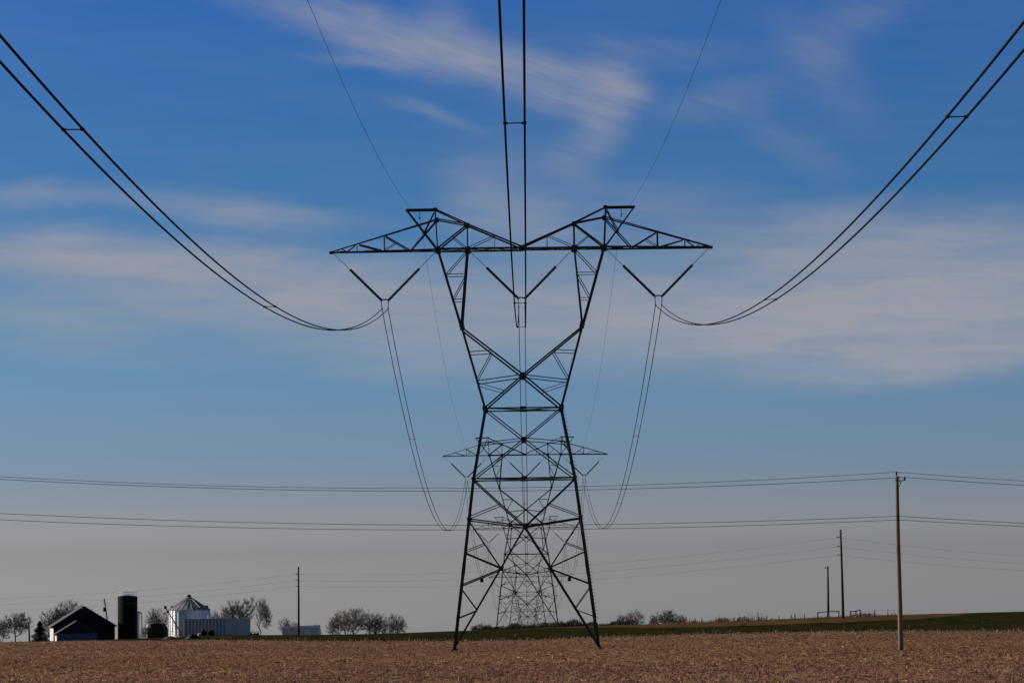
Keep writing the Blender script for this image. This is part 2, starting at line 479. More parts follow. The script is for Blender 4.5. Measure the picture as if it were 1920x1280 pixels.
FALLOW_M = ground_mat('dry_grass_ground', [(.095, .054, .026), (.060, .042, .020), (.125, .072, .036)], [None, (.3, .05, .8), (1.1, .2, .6)], .4)
fan('field', np.full_like(TS_, -250.0), YE, 150, FIELD_M)
fan('green_field', YE, YG, 70, GREEN_M)
fan('ground', YG, np.full_like(TS_, 20000.0), 150, FALLOW_M, 2.6)

# loose maize stubble lying and standing over the near field
def stubble():
    n = 620000
    y = 92 + 500 * rng.random(n) ** 1.9
    x = (rng.random(n) * 2 - 1) * (0.20 * y + 10)
    u = 990 + F * x / y
    keep = y < np.interp(u, ED_U, ED_D) - 1
    # combed in rows and patches
    patch = np.sin(x * .21 + 1.3 * np.sin(y * .05)) * np.sin(y * .16 + x * .03) + 0.7 * np.sin(x * .9 + y * .3)
    keep &= rng.random(n) < 0.72 + 0.28 * patch
    x = x[keep]; y = y[keep]; n = len(x)
    z = hz(x, y)
    a = rng.random(n) * math.pi * 2
    lying = rng.random(n) < .80
    h = np.where(lying, .012 + .035 * rng.random(n), .05 + .11 * rng.random(n) ** 1.5)
    ln = np.where(lying, .06 + .16 * rng.random(n) ** 2, .015 + .025 * rng.random(n))
    wd = np.where(lying, .02 + .04 * rng.random(n), .012 + .02 * rng.random(n))
    big = np.where(rng.random(n) < .06, 1.9, 1.0); ln = ln * big; wd = wd * big; h = h * (1 + .5 * (big - 1))
    dx, dy = np.cos(a) * ln, np.sin(a) * ln
    ex, ey = -np.sin(a) * wd, np.cos(a) * wd
    t1 = (rng.random(n) - .5) * .12; t2 = (rng.random(n) - .5) * .12
    v = np.empty((n, 4, 3))
    # lying: a tilted leaf; standing: an upright stalk blade
    v[:, 0] = np.stack([x - dx, y - dy, z - .01], -1)
    v[:, 1] = np.stack([x + dx, y + dy, z - .01], -1)
    v[:, 2] = np.stack([x + dx * .8 + ex + t1, y + dy * .8 + ey + t2, z + h], -1)
    v[:, 3] = np.stack([x - dx * .8 + ex + t1, y - dy * .8 + ey + t2, z + h * (.6 + .4 * rng.random(n))], -1)
    me = bpy.data.meshes.new('crop_stubble')
    me.vertices.add(n * 4); me.vertices.foreach_set('co', v.ravel())
    me.loops.add(n * 4); me.loops.foreach_set('vertex_index', np.arange(n * 4, dtype=np.int32))
    me.polygons.add(n)
    me.polygons.foreach_set('loop_start', np.arange(0, n * 4, 4, dtype=np.int32))
    me.polygons.foreach_set('loop_total', np.full(n, 4, dtype=np.int32))
    at = me.attributes.new('tone', 'FLOAT', 'FACE')
    at.data.foreach_set('value', np.clip(rng.random(n) * .86 + .10 * np.sin(x * .11 + 2 * np.sin(y * .07)) + .07 * (big > 1), 0, 1).astype(np.float32))
    at2 = me.attributes.new('dryness', 'FLOAT', 'FACE')
    yel = .5 + .5 * np.sin(x * .045 + 1.7 * np.sin(y * .031 + 1.0)) * np.sin(y * .05 + .6)
    yel = np.clip(yel * .5 + .55 * np.exp(-((y - 200 - .12 * x) / 32.0) ** 2) - .2 + .3 * rng.random(n), 0, 1)
    at2.data.foreach_set('value', yel.astype(np.float32))
    me.update()
    m = bpy.data.materials.new('stubble_straw'); m.use_nodes = True
    t = m.node_tree; b = t.nodes['Principled BSDF']
    b.inputs['Roughness'].default_value = .9; b.inputs['Specular IOR Level'].default_value = .02
    an = t.nodes.new('ShaderNodeAttribute'); an.attribute_name = 'tone'
    cr = t.nodes.new('ShaderNodeValToRGB')
    e = cr.color_ramp.elements
    e[0].color = (.182, .102, .068, 1); e[1].color = (.52, .36, .22, 1)
    e1 = e.new(.45); e1.color = (.295, .170, .112, 1)
    e2 = e.new(.85); e2.color = (.375, .232, .152, 1)
    t.links.new(an.outputs['Fac'], cr.inputs[0]); t.links.new(cr.outputs[0], b.inputs['Base Color'])
    ad = t.nodes.new('ShaderNodeAttribute'); ad.attribute_name = 'dryness'
    hx_ = t.nodes.new('ShaderNodeMix'); hx_.data_type = 'RGBA'; hx_.blend_type = 'MULTIPLY'
    hx_.inputs[7].default_value = (1.06, 1.05, .90, 1)
    t.links.new(ad.outputs['Fac'], hx_.inputs[0]); t.links.new(cr.outputs[0], hx_.inputs[6])
    t.links.new(hx_.outputs[2], b.inputs['Base Color'])
    tl = t.nodes.new('ShaderNodeBsdfTranslucent'); ms = t.nodes.new('ShaderNodeMixShader'); ms.inputs[0].default_value = .4
    t.links.new(hx_.outputs[2], tl.inputs[0]); t.links.new(b.outputs[0], ms.inputs[1]); t.links.new(tl.outputs[0], ms.inputs[2])
    t.links.new(ms.outputs[0], t.nodes['Material Output'].inputs['Surface'])
    me.materials.append(m)
    o = bpy.data.objects.new('crop_stubble', me); COL.objects.link(o)
    tag(o, 'brown crop stubble and litter covering the near field', 'stubble'); o['kind'] = 'stuff'
stubble()

# ------------------------------------------------------------------ transmission towers
S = 24.6                                     # photo pixels per metre at the first tower
def zz(py): return (1214 - py) / S
def hd(z):                                   # half depth along the line
    return float(np.interp(z, [0, 18.17, 30.45, 33.6], [3.0, 2.0, .8, .35]))
def hwx(py): return float(np.interp(py, [465, 612, 767, 898, 1214], [156.5, 114, 71.5, 95.5, 136])) / S
def arm_hd(x): return .8 * (1 - .9 * max(0, min(1, (abs(x) - 6.36) / 8.25)))
def tower_parts(root):
    def member(mb, a, b, w, side, both=True, arm=False):
        """a, b are (half width px, photo y); built on the front and the back face"""
        for fb in ((-1, 1) if both else (0,)):
            pts = []
            for hx, py in (a, b):
                x, z = side * hx / S, zz(py)
                dep = min(hd(z), arm_hd(x)) if z > 30.3 else hd(z)
                pts.append(Vector((x, fb * dep, z)))
            if (pts[1] - pts[0]).length < .05: continue
            d = (pts[1] - pts[0]).normalized()
            nrm = Vector((0, -fb if fb else 1, 0))
            mb.angle(pts[0], pts[1], d.cross(nrm), nrm, w, max(.012, w * .16))
    def tie(mb, hx, py, w, side):
        x, z = side * hx / S, zz(py)
        dep = min(hd(z), arm_hd(x)) if z > 30.3 else hd(z)
        mb.angle((x, -dep, z), (x, dep, z), (side, 0, 0), (0, 0, 1), w, .012)
    def gus(mb, hx, py, s, side):
        x, z = side * hx / S, zz(py)
        dep = min(hd(z), arm_hd(x)) if z > 30.3 else hd(z)
        for fb in (-1, 1):
            mb.box((x, fb * (dep + .045), z), (s * .84, .02, s * .76))
    # legs, each from footing to waist, with their footing
    for sx in (-1, 1):
        for sy in (-1, 1):
            mb = MB()
            p0 = Vector((sx * hwx(1214), sy * hd(0), -.35)); p1 = Vector((sx * hwx(767), sy * hd(zz(767)), zz(767)))
            pm = Vector((sx * hwx(898), sy * hd(zz(898)), zz(898)))
            mb.angle(p0, pm, (-sx, 0, 0), (0, -sy, 0), .175, .028)
            mb.angle(pm, p1, (-sx, 0, 0), (0, -sy, 0), .175, .028)
            q0, q1 = p0.lerp(pm, .45), p0.lerp(pm, .52)
            mb.angle(q0, q1, (-sx, 0, 0), (0, -sy, 0), .215, .04)
            lg = mb.build('leg', STEEL, root)
            if sx == 1:
                st = MB()
                st.tube([p0.lerp(pm, .2) + Vector((.06, 0, 0)), pm + Vector((.05, 0, 0)), p1 + Vector((.06, 0, 0))], .012, 4)
                for k in range(58):
                    q = p0.lerp(pm, .2 + .8 * k / 40.0) if k <= 40 else pm.lerp(p1, (k - 40) / 18.0)
                    st.bar(q + Vector((sx * .05, 0, 0)), q + Vector((sx * .24, 0, 0)), .022)
                st.build('step_bolts', STEEL, lg)
            ft = MB(); ft.lathe((p0.x, p0.y, -.5), [(.26, 0), (.25, .50), (.22, .54)], 14)
            ft.build('footing', FOOT, root)
    # body bracing under the waist
    for s in (-1, 1):
        mb = MB()
        member(mb, (71.5, 767), (0, 825), .095, s); member(mb, (0, 825), (95.5, 898), .095, s)
        member(mb, (0, 824), (83.4, 832), .075, s)
        member(mb, (95.5, 899), (0, 988), .125, s); member(mb, (0, 988), (135, 1212), .13, s)
        member(mb, (105, 973), (0, 988), .13, s)
        member(mb, (104, 969), (44.6, 946), .075, s)
        member(mb, (105, 975), (46.3, 1064), .10, s)
        member(mb, (113, 1035), (46.3, 1064), .12, s); member(mb, (113, 1033), (75.6, 1019), .07, s)
        member(mb, (121, 1096), (46.3, 1067), .125, s)
        member(mb, (121.5, 1100), (92, 1141), .075, s); member(mb, (128.7, 1157), (92, 1143), .085, s)
        for hx, py in ((0, 825), (0, 988), (46.3, 1065), (104, 973), (95, 898)):
            if hx or s > 0: gus(mb, hx, py, .36 if hx in (0, 46.3) else .30, s)
        # bracing of the side face
        for ya, yb in ((767, 832), (832, 898), (898, 973), (973, 1065), (1065, 1157)):
            xa, xb = s * hwx(ya), s * hwx(yb)
            for fb in (-1, 1):
                a = Vector((xa, fb * hd(zz(ya)), zz(ya))); b = Vector((xb, -fb * hd(zz(yb)), zz(yb)))
                mb.angle(a, b, (0, 1, 0), (-s, 0, 0), .08, .012)
            tie(mb, hwx(yb) * S, yb, .08, s)
        mb.build('body_bracing', STEEL, root)
    for py, wd in ((767, .14), (898, .14)):
        mb = MB()
        for fb in (-1, 1):
            y = fb * hd(zz(py))
            mb.angle((-hwx(py), y, zz(py)), (hwx(py), y, zz(py)), (0, 0, -1), (0, -fb, 0), wd, .022)
            mb.box((0, y - .03 * fb, zz(py)), (.5, .02, .2))
        d_ = hd(zz(py))
        mb.angle((-hwx(py), -d_, zz(py) - .04), (hwx(py), d_, zz(py) - .04), (0, 0, 1), (1, 0, 0), .09, .012)
        mb.angle((-hwx(py), d_, zz(py) - .06), (hwx(py), -d_, zz(py) - .06), (0, 0, 1), (1, 0, 0), .09, .012)
        mb.build('waist_frame', STEEL, root)
    # waist panel: the upper cross and the flaring posts
    for s in (-1, 1):
        mb = MB()
        for fb in (-1, 1):
            a = Vector((s * hwx(767), fb * hd(zz(767)), zz(767))); b = Vector((s * hwx(612), fb * hd(zz(612)), zz(612)))
            mb.angle(a, b, (-s, 0, 0), (0, -fb, 0), .21, .03)
        member(mb, (114, 614), (0, 705), .16, s); member(mb, (0, 705), (71.5, 766), .16, s)
        member(mb, (100.8, 661), (57, 658.5), .07, s); member(mb, (57, 660), (86.3, 713), .07, s)
        member(mb, (86, 716), (0, 705), .085, s); member(mb, (85, 719), (34.6, 735), .06, s)
        for hx, py in ((0, 705), (71.5, 767), (113, 610)):
            if hx or s > 0: gus(mb, hx, py, .44, s)
        for ya, yb in ((612, 661), (661, 714), (714, 767)):
            for fb in (-1, 1):
                mb.angle((s * hwx(ya), fb * hd(zz(ya)), zz(ya)), (s * hwx(yb), -fb * hd(zz(yb)), zz(yb)), (0, 1, 0), (-s, 0, 0), .07, .012)
            tie(mb, hwx(yb) * S, yb, .07, s)
        tie(mb, 114, 612, .1, s)
        tie(mb, 0, 705, .1, s)
        mb.build('waist_panel', STEEL, root)
    # fork arms carrying the bridge
    for s in (-1, 1):
        mb = MB()
        member(mb, (114, 612), (156.5, 465), .21, s); member(mb, (113, 606), (100.5, 465), .19, s)
        member(mb, (103, 470), (142, 513), .07, s)
        member(mb, (142.6, 513), (104.8, 513), .06, s)
        member(mb, (105, 516), (129, 560), .07, s); member(mb, (128.7, 561), (109, 561), .06, s)
        for hx, py in ((142.6, 513), (104.8, 513), (128.7, 561), (109, 561), (156.5, 466), (100.5, 466)):
            tie(mb, hx, py, .07, s)
        for (a, b) in (((156.5, 465), (142.6, 513)), ((142.6, 513), (128.7, 561)), ((128.7, 561), (114, 612)), ((100.5, 465), (104.8, 513)), ((104.8, 513), (109, 561))):
            mb.angle((s * a[0] / S, -hd(zz(a[1])), zz(a[1])), (s * b[0] / S, hd(zz(b[1])), zz(b[1])), (0, 1, 0), (s, 0, 0), .06, .01)
        for hx, py in ((156.5, 465), (100.5, 466)): gus(mb, hx, py, .5, s)
        mb.build('fork_arm', STEEL, root)
    # bridge between the forks
    mb = MB()
    for s in (-1, 1):
        member(mb, (157, 465), (0, 465), .19, s, arm=True)
        member(mb, (158, 407), (100.5, 418), .12, s); member(mb, (100.5, 418), (0, 462), .16, s)
        member(mb, (156, 463), (100.5, 419), .15, s); member(mb, (129, 441), (102, 463), .06, s)
        member(mb, (100.5, 463), (49.5, 440), .06, s); member(mb, (49.5, 440), (49.5, 464), .05, s)
        member(mb, (100.5, 418), (100.5, 465), .13, s)
        for hx, py in ((100.5, 418), (49.5, 440), (100.5, 465), (49.5, 465)): tie(mb, hx, py, .07, s)
        for a, b in ((157, 100.5), (100.5, 49.5), (49.5, 0)):
            for fb in (-1, 1):
                mb.angle((s * a / S, fb * .8, zz(466)), (s * b / S, -fb * .8, zz(466)), (0, 0, 1), (1, 0, 0), .06, .01)
        gus(mb, 100.5, 419, .38, s)
    gus(mb, 0, 464, .36, 1); gus(mb, 8, 465, .2, 1); gus(mb, 8, 465, .2, -1)
    mb.build('bridge', STEEL, root)
    # outer cross arms
    for s in (-1, 1):
        mb = MB()
        member(mb, (157, 465), (359.5, 467), .17, s); member(mb, (158, 407), (359.5, 466), .11, s)
        member(mb, (257.5, 437), (257.5, 465), .11, s); member(mb, (255, 438), (210, 465), .10, s)
        member(mb, (305, 453), (262, 465), .10, s); member(mb, (236, 451), (256, 463), .055, s)
        member(mb, (309, 453), (309, 466), .055, s); member(mb, (312, 454), (328, 466), .055, s); member(mb, (338, 460), (328, 466), .045, s)
        member(mb, (340, 460), (348, 466), .045, s)
        member(mb, (158, 409), (206.5, 464), .10, s)
        xs = [157, 206.5, 257.5, 309, 340]
        for a, b in zip(xs[:-1], xs[1:]):
            mb.angle((s * a / S, -arm_hd(a / S), zz(466)), (s * b / S, arm_hd(b / S), zz(466)), (0, 0, 1), (1, 0, 0), .055, .01)
            tie(mb, b, 466, .06, s)
        tie(mb, 257.5, 437, .06, s)
        for a, b in ((157, 206.5), (206.5, 257.5), (257.5, 309), (309, 355)):
            mb.box((s * (a + b) / 2 / S, -arm_hd((a + b) / 2 / S) - .02, zz(466.5)), ((b - a) * .45 / S, .02, .16))
        mb.box((s * 358 / S, 0, zz(467)), (.28, .26, .2))
        mb.build('cross_arm', STEEL, root)
    # earth wire peaks
    for s in (-1, 1):
        mb = MB()
        for fb in (-1, 1):
            mb.angle((s * 216 / S, fb * .3, zz(388)), (s * 160 / S, fb * .35, zz(388)), (0, 0, -1), (0, -fb, 0), .2, .03)
        member(mb, (215, 388), (157, 465), .13, s); member(mb, (161, 388), (100.5, 417), .12, s)
        member(mb, (161, 388), (157, 465), .13, s); member(mb, (163, 394), (184, 436), .09, s)
        tie(mb, 215, 388, .1, s); tie(mb, 161, 388, .1, s); tie(mb, 158, 408, .08, s)
        mb.box((s * 160 / S, 0, zz(388)), (.3, .75, .22)); gus(mb, 158, 408, .36, s)
        pk = mb.build('earth_wire_peak', STEEL, root)
        h = MB(); h.tube([(s * 190 / S, 0, zz(388)), (s * 190 / S, 0, zz(403))], .025, 5)
        h.box((s * 190 / S, 0, zz(404)), (.08, .3, .16)); h.build('earth_wire_clamp', GUSSET, pk)
    for s in (-1, 1):
        mp_ = MB(); mp_.box((s * 81 / S, -hd(zz(1086)) - .06, zz(1087)), (.26, .02, .30)); mp_.build('marker_plate', GUSSET, root)

LX = -0.15
T_Y = [250.0, 583.5, 910.0, 1240.0, 1570.0, 1900.0]
T_XB = [465, 853, 990, 1081, 1117, 1146]      # photo y of each bridge, on the line of towers
T_BASE = []
for y, py in zip(T_Y, T_XB):
    T_BASE.append((1144.0 - py) * y / F + CAM_H - 30.45)
T_LABEL = ['tall dark steel lattice tower in the foreground field, nearest of the row',
           'second lattice tower, seen small between the legs of the foreground tower',
           'third lattice tower, its bridge level with the cross of the nearest legs',
           'fourth lattice tower, low in the gap between the nearest tower legs',
           'fifth lattice tower, only its top showing over the distant hedge',
           'farthest lattice tower, smallest, its top just above the dark hedge']
TG = 'lattice towers in one receding line'
tower = thing('transmission_tower', T_LABEL[0], 'power tower', (LX, T_Y[0], T_BASE[0]), 0, TG)
tower_parts(tower)
for i in range(1, 6):
    c = copy_tree(tower)
    c.location = (LX, T_Y[i], T_BASE[i])
    c['label'] = T_LABEL[i]

# ------------------------------------------------------------------ insulators
def insulator_vee(label, loc, group):
    root = thing('insulator_set', label, 'insulator', loc, 0, group)
    for s in (-1, 1):
        a = Vector((s * 4.0, 0, 3.80)); b = Vector((s * .27, 0, .06))
        m_ = a.lerp(b, .36)
        d = (b - m_); n_ = 24
        mb = MB()
        pts, rad = [], []
        for k in range(n_):
            for f_, r_ in ((0, .085), (.22, .09), (.32, .115), (.70, .12), (.82, .09)):
                pts.append(m_ + d * ((k + f_) / n_)); rad.append(r_)
        mb.tube(pts, rad, 9)
        st = mb.build('insulator_string', PORCELAIN, root)
        lk = MB(); lk.tube([a, m_], .022, 5); lk.box(a + Vector((0, 0, .02)), (.1, .1, .16)); lk.build('link_rod', GUSSET, st)
    mb = MB()
    arc = [(.27 * math.cos(t), 0, .0 + .12 * math.sin(t)) for t in np.linspace(math.pi, 0, 9)]
    mb.tube([(-.27, 0, -.06)] + arc + [(.27, 0, -.06)], .05, 6)
    for s in (-1, 1):
        mb.tube([(s * .27, 0, -.05), (s * .235, 0, -.55)], .03, 5)
    mb.build('yoke', GUSSET, root)
    for s in (-1, 1):
        cl = MB(); cl.tube([(s * .235, -.32, -.63), (s * .235, -.15, -.60), (s * .235, .15, -.60), (s * .235, .32, -.63)], [.03, .06, .06, .03], 6)
        cl.build('suspension_clamp', GUSSET, root)
    return root
PH = [(LX - 257.5 / S, 'left'), (LX, 'middle'), (LX + 257.5 / S, 'right')]
ORD = ['nearest', 'second', 'third', 'fourth', 'fifth', 'farthest']
IG = 'V-shaped insulator sets under the bridges'
proto = None
for i in range(6):
    for x, nm in PH:
        side = {'left': 'left arm', 'middle': 'middle of the bridge', 'right': 'right arm'}[nm]
        lb = f'dark V-shaped insulator strings under the {side} of the {ORD[i]} tower'
        loc = (x, T_Y[i], T_BASE[i] + 26.6)
        if proto is None:
            proto = insulator_vee(lb, loc, IG)
        else:
            c = copy_tree(proto); c.location = loc; c['label'] = lb

# ------------------------------------------------------------------ conductors
def span(p0, p1, sag, n):
    return [Vector((p0.x + (p1.x - p0.x) * t, p0.y + (p1.y - p0.y) * t, p0.z + (p1.z - p0.z) * t - 4 * sag * t * (1 - t)))
            for t in [k / n for k in range(n + 1)]]
YS = [-83.0] + T_Y
BZ = [T_BASE[0] - 1.1] + T_BASE
SAG = [11.1, 12.6, 12.4, 12.2, 12.0, 12.0]
def line_path(x, hz_, sags):
    pts = []
    for i in range(len(YS) - 1):
        n = (110, 90, 60, 40, 30, 30)[i]
        sp = span(Vector((x, YS[i], BZ[i] + hz_)), Vector((x, YS[i + 1], BZ[i + 1] + hz_)), sags[i], n)
        pts += sp if i == 0 else sp[1:]
    return pts
WG = 'twin conductors strung along the towers'
for x, nm in PH:
    lb = {'left': 'twin conductor sweeping from the upper left to the left arms of the towers',
          'middle': 'twin conductor dropping from the top of the picture to the middle of the bridges',
          'right': 'twin conductor sweeping from the upper right to the right arms of the towers'}[nm]
    root = thing('twin_conductor', lb, 'power line', (x, 0, 0), 0, WG)
    for s in (-1, 1):
        mb = MB(); mb.tube(line_path(s * .235, 26.0, SAG), .031, 6)
        mb.build('conductor', CABLE, root, True)
    for yk in [17.5, 77, 136.5, 196, 306, 365, 424, 483, 542, 640, 699, 758, 817, 876]:
        i = max(j for j in range(6) if YS[j] <= yk)
        t = (yk - YS[i]) / (YS[i + 1] - YS[i])
        z = BZ[i] + (BZ[i + 1] - BZ[i]) * t + 26.0 - 4 * SAG[i] * t * (1 - t)
        mb = MB(); mb.tube([(-.2, yk, z), (.2, yk, z)], .016, 6)
        for s in (-1, 1):
            mb.tube([(s * .235, yk - .05, z), (s * .235, yk + .05, z)], .045, 8)
            mb.bar((s * .17, yk, z), (s * .26, yk, z), .05, .06)
        mb.build('spacer', GUSSET, root)
EG = 'thin earth wires strung over the tower peaks'
for s, nm in ((-1, 'left'), (1, 'right')):
    mb = MB(); mb.tube(line_path(LX + s * 190 / S, zz(404), [7.3, 8.6, 8.5, 8.4, 8.4, 8.4]), .010, 5)
    tag(mb.build('earth_wire', CABLE_FAR, None, True), f'thin grey earth wire over the {nm} peaks of the towers', 'wire', EG)

# ------------------------------------------------------------------ near wooden pole and its wires
pb = P(1689, 1218, 209.4)
PX, PY = pb.x, pb.y
PZ = gz(PX, PY)
def pole_mesh(h, r0, r1, wob=0.012, n=14):
    mb = MB()
    pts, rad = [], []
    for k in range(15):
        t = k / 14
        pts.append((wob * math.sin(t * 7), wob * math.cos(t * 5), -.3 + (h + .3) * t)); rad.append(r0 + (r1 - r0) * t)
    mb.tube(pts, rad, n)
    return mb
ptop = P(1684, 893, 209.4).z - PZ
pole = thing('utility_pole', 'tall brown wooden utility pole standing alone in the field on the right', 'utility pole', (PX, PY, PZ))
pole_mesh(ptop, .165, .118).build('pole_shaft', POLE_WOOD, pole, True)
mb = MB(); mb.tube([(0, 0, ptop - .25), (-.01, 0, ptop + .12)], .03, 6)
mb.build('top_pin', GUSSET, pole)
mb = MB(); mb.lathe((-.01, 0, ptop + .10), [(.03, 0), (.075, .03), (.05, .08), (.07, .11), (.045, .19), (.02, .22)], 10); mb.build('pin_insulator', PORCELAIN, pole)
zb = P(1700, 901, 209.4).z - PZ
mb = MB(); mb.bar((.08, 0, zb), (.56, 0, zb + .04), .06, .05); mb.bar((.10, 0, zb - .42), (.30, 0, zb - .02), .03)
mb.tube([(.13, 0, zb + .35), (.2, 0, zb + .1), (.2, 0, zb - .2), (.14, 0, zb - .35)], .02, 5)
mb.build('side_bracket', GUSSET, pole)
mb = MB(); mb.lathe((.50, 0, zb + .06), [(.04, 0), (.10, .03), (.06, .09), (.09, .13), (.05, .22), (.02, .25)], 10)
mb.build('bracket_insulator', mat('pale_porcelain', (.30, .27, .20), (.2, .18, .14), 3.0, .3, spec=.5), pole)
for py in (967, 974):
    zc = P(1687, py, 209.4).z - PZ
    mb = MB(); mb.box((0, -.17, zc), (.1, .1, .12)); mb.tube([(-.14, -.04, zc), (0, -.16, zc), (.14, -.04, zc)], .02, 5)
    mb.build('cable_clamp', GUSSET, pole)
# four wires: parabolas through their measured points, in the plane of the pole line
def parab(pts3):
    A = np.array([[x * x, x, 1] for x, _ in pts3]); return np.linalg.solve(A, np.array([z for _, z in pts3]))
SPECS = [('upper', 'topmost thin wire', (1683, 884.5), (850, 915), (0, 893), (1920, 901.5), -.01, 0, .014),
         ('second', 'second wire from the top', (1701, 894), (860, 920.5), (0, 898), (1920, 909.5), .50, 0, .017),
         ('third', 'third wire from the top', (1687, 967), (860, 984), (0, 962), (1920, 980.5), 0, -.2, .016),
         ('lowest', 'lowest wire', (1687, 974), (880, 993), (0, 974), (1920, 986.5), 0, -.2, .016)]
UG = 'wires crossing the picture on the near wooden pole'
for nm, ds, a, b, c, r_, ox, oy, rad in SPECS:
    W = [P(q[0], q[1], PY + oy) for q in (a, b, c)]
    co = parab([(v.x, v.z) for v in W])
    x0 = PX + ox; xl = W[2].x - 6.0
    pts = []
    for k in range(121):
        x = xl + (x0 - xl) * k / 120
        pts.append((x, PY + oy, co[0] * x * x + co[1] * x + co[2]))
    z0 = pts[-1][2]
    wr = P(r_[0], r_[1], PY + oy)
    aa = co[0]                                    # same catenary curvature on the next span
    sl_ = ((wr.z - z0) - aa * (wr.x - x0) ** 2) / (wr.x - x0)
    for k in range(1, 61):
        dx = 62.0 * k / 60
        pts.append((x0 + dx, PY + oy, z0 + sl_ * dx + aa * dx * dx))
    mb = MB(); mb.tube(pts, rad, 5)
    tag(mb.build('overhead_wire', CABLE_FAR, None, True), f'{ds} running to the near brown wooden pole', 'wire', UG)

# ------------------------------------------------------------------ far poles
def far_pole(label, px0, py0, px1, py1, d, r0, r1, kind='utility_pole', arms=(), mt=None, cat='utility pole', group='distant grey utility poles'):
    """bottom pixel, top pixel, distance"""
    b = P(px0, py0, d); t = P(px1, py1, d)
    z = gz(b.x, d)
    o = thing(kind, label, cat, (b.x, d, z), 0, group)
    mb = MB(); top = Vector((t.x - b.x, 0, t.z - z))
    mb.tube([(0, 0, -.4), top * .5 + Vector((.02, 0, 0)), top], [r0, (r0 + r1) / 2, r1], 10)
    mb.build('pole_shaft', mt or POLE_GREY, o, True)
    for py in arms:
        zc = P(px1, py, d).z - z
        xx = top.x * zc / max(top.z, .1)
        m2 = MB(); m2.tube([(xx - .45, -.08, zc), (xx + .1, -.08, zc)], .05, 6); m2.lathe((xx - .42, -.08, zc - .05), [(.05, 0), (.09, .06), (.05, .2)], 8)
        m2.build('standoff_insulator', GUSSET, o)
    return o
D3, D2 = 455.0, 597.0
far_pole('tall grey pole on the hill crest at right, the taller of the pair', 1581, 1155, 1576, 992, D3, .20, .13, arms=(1007, 1024, 1040))
far_pole('lone tall grey pole left of the towers beside the pale far shed', 560, 1188, 559.5, 1062, D2, .21, .15, arms=(1076, 1087.5, 1098.5))
far_pole('shorter thin grey pole on the hill crest beside the wooden rail', 1553, 1157, 1552, 1061, 520.0, .20, .13, arms=(1064,))
far_pole('short dark post between the bare tree and the dark conifer at far left', 55.5, 1203, 53.5, 1166, 740.0, .22, .18)
tp = far_pole('leaning grey pole with a transformer rising behind the barn roof', 206, 1200, 195.5, 1121, 790.0, .2, .14, arms=(1126, 1131))
mb = MB(); _b = P(196.5, 1146, 790.0); mb.lathe((_b.x - tp.location.x, -.45, _b.z - tp.location.z), [(.2, 0), (.36, .06), (.36, .95), (.3, 1.05)], 12); mb.build('transformer', GUSSET, tp)
# three wires over those poles
def fit_wire(A, B, q):
    """sag so that the wire from A to B passes the photo pixel q"""
    best = None
    t = 0.0
    for k in range(1, 400):
        t = k / 400
        p = A.lerp(B, t)
        w_ = P(q[0], q[1], p.y)
        e = abs(w_.x - p.x)
        if best is None or e < best[0]: best = (e, t, p.z - w_.z)
    return max(0.3, best[2] / (4 * best[1] * (1 - best[1])))
FG = 'faint wires strung over the distant poles'
for i, (ds, ya, yb, q1, yl, q2) in enumerate([
        ('top', 1007, 1076, (1120, 1057), 1122.5, (1920, 1042)),
        ('middle', 1024, 1087.5, (1120, 1071.7), 1134.5, (1920, 1056)),
        ('bottom', 1040, 1098.5, (1120, 1085.2), 1145.5, (1920, 1069))]):
    A = P(1573, ya, D3); B = P(558, yb, D2)
    step = B - A; step.z = 0
    Cc = P(-67, yl, B.y + step.y)
    Dd = A - step; Dd.z = A.z - 1.9
    s1, s0, s2 = fit_wire(A, B, q1), 0.9, fit_wire(A, Dd, q2)
    pts = span(Dd, A, s2, 40) + span(A, B, s1, 50)[1:] + span(B, Cc, s0, 40)[1:]
    mb = MB(); mb.tube(pts, .013, 5)
    tag(mb.build('overhead_wire', CABLE_FAR, None, True), f'faint {ds} wire of the three on the distant poles', 'wire', FG)

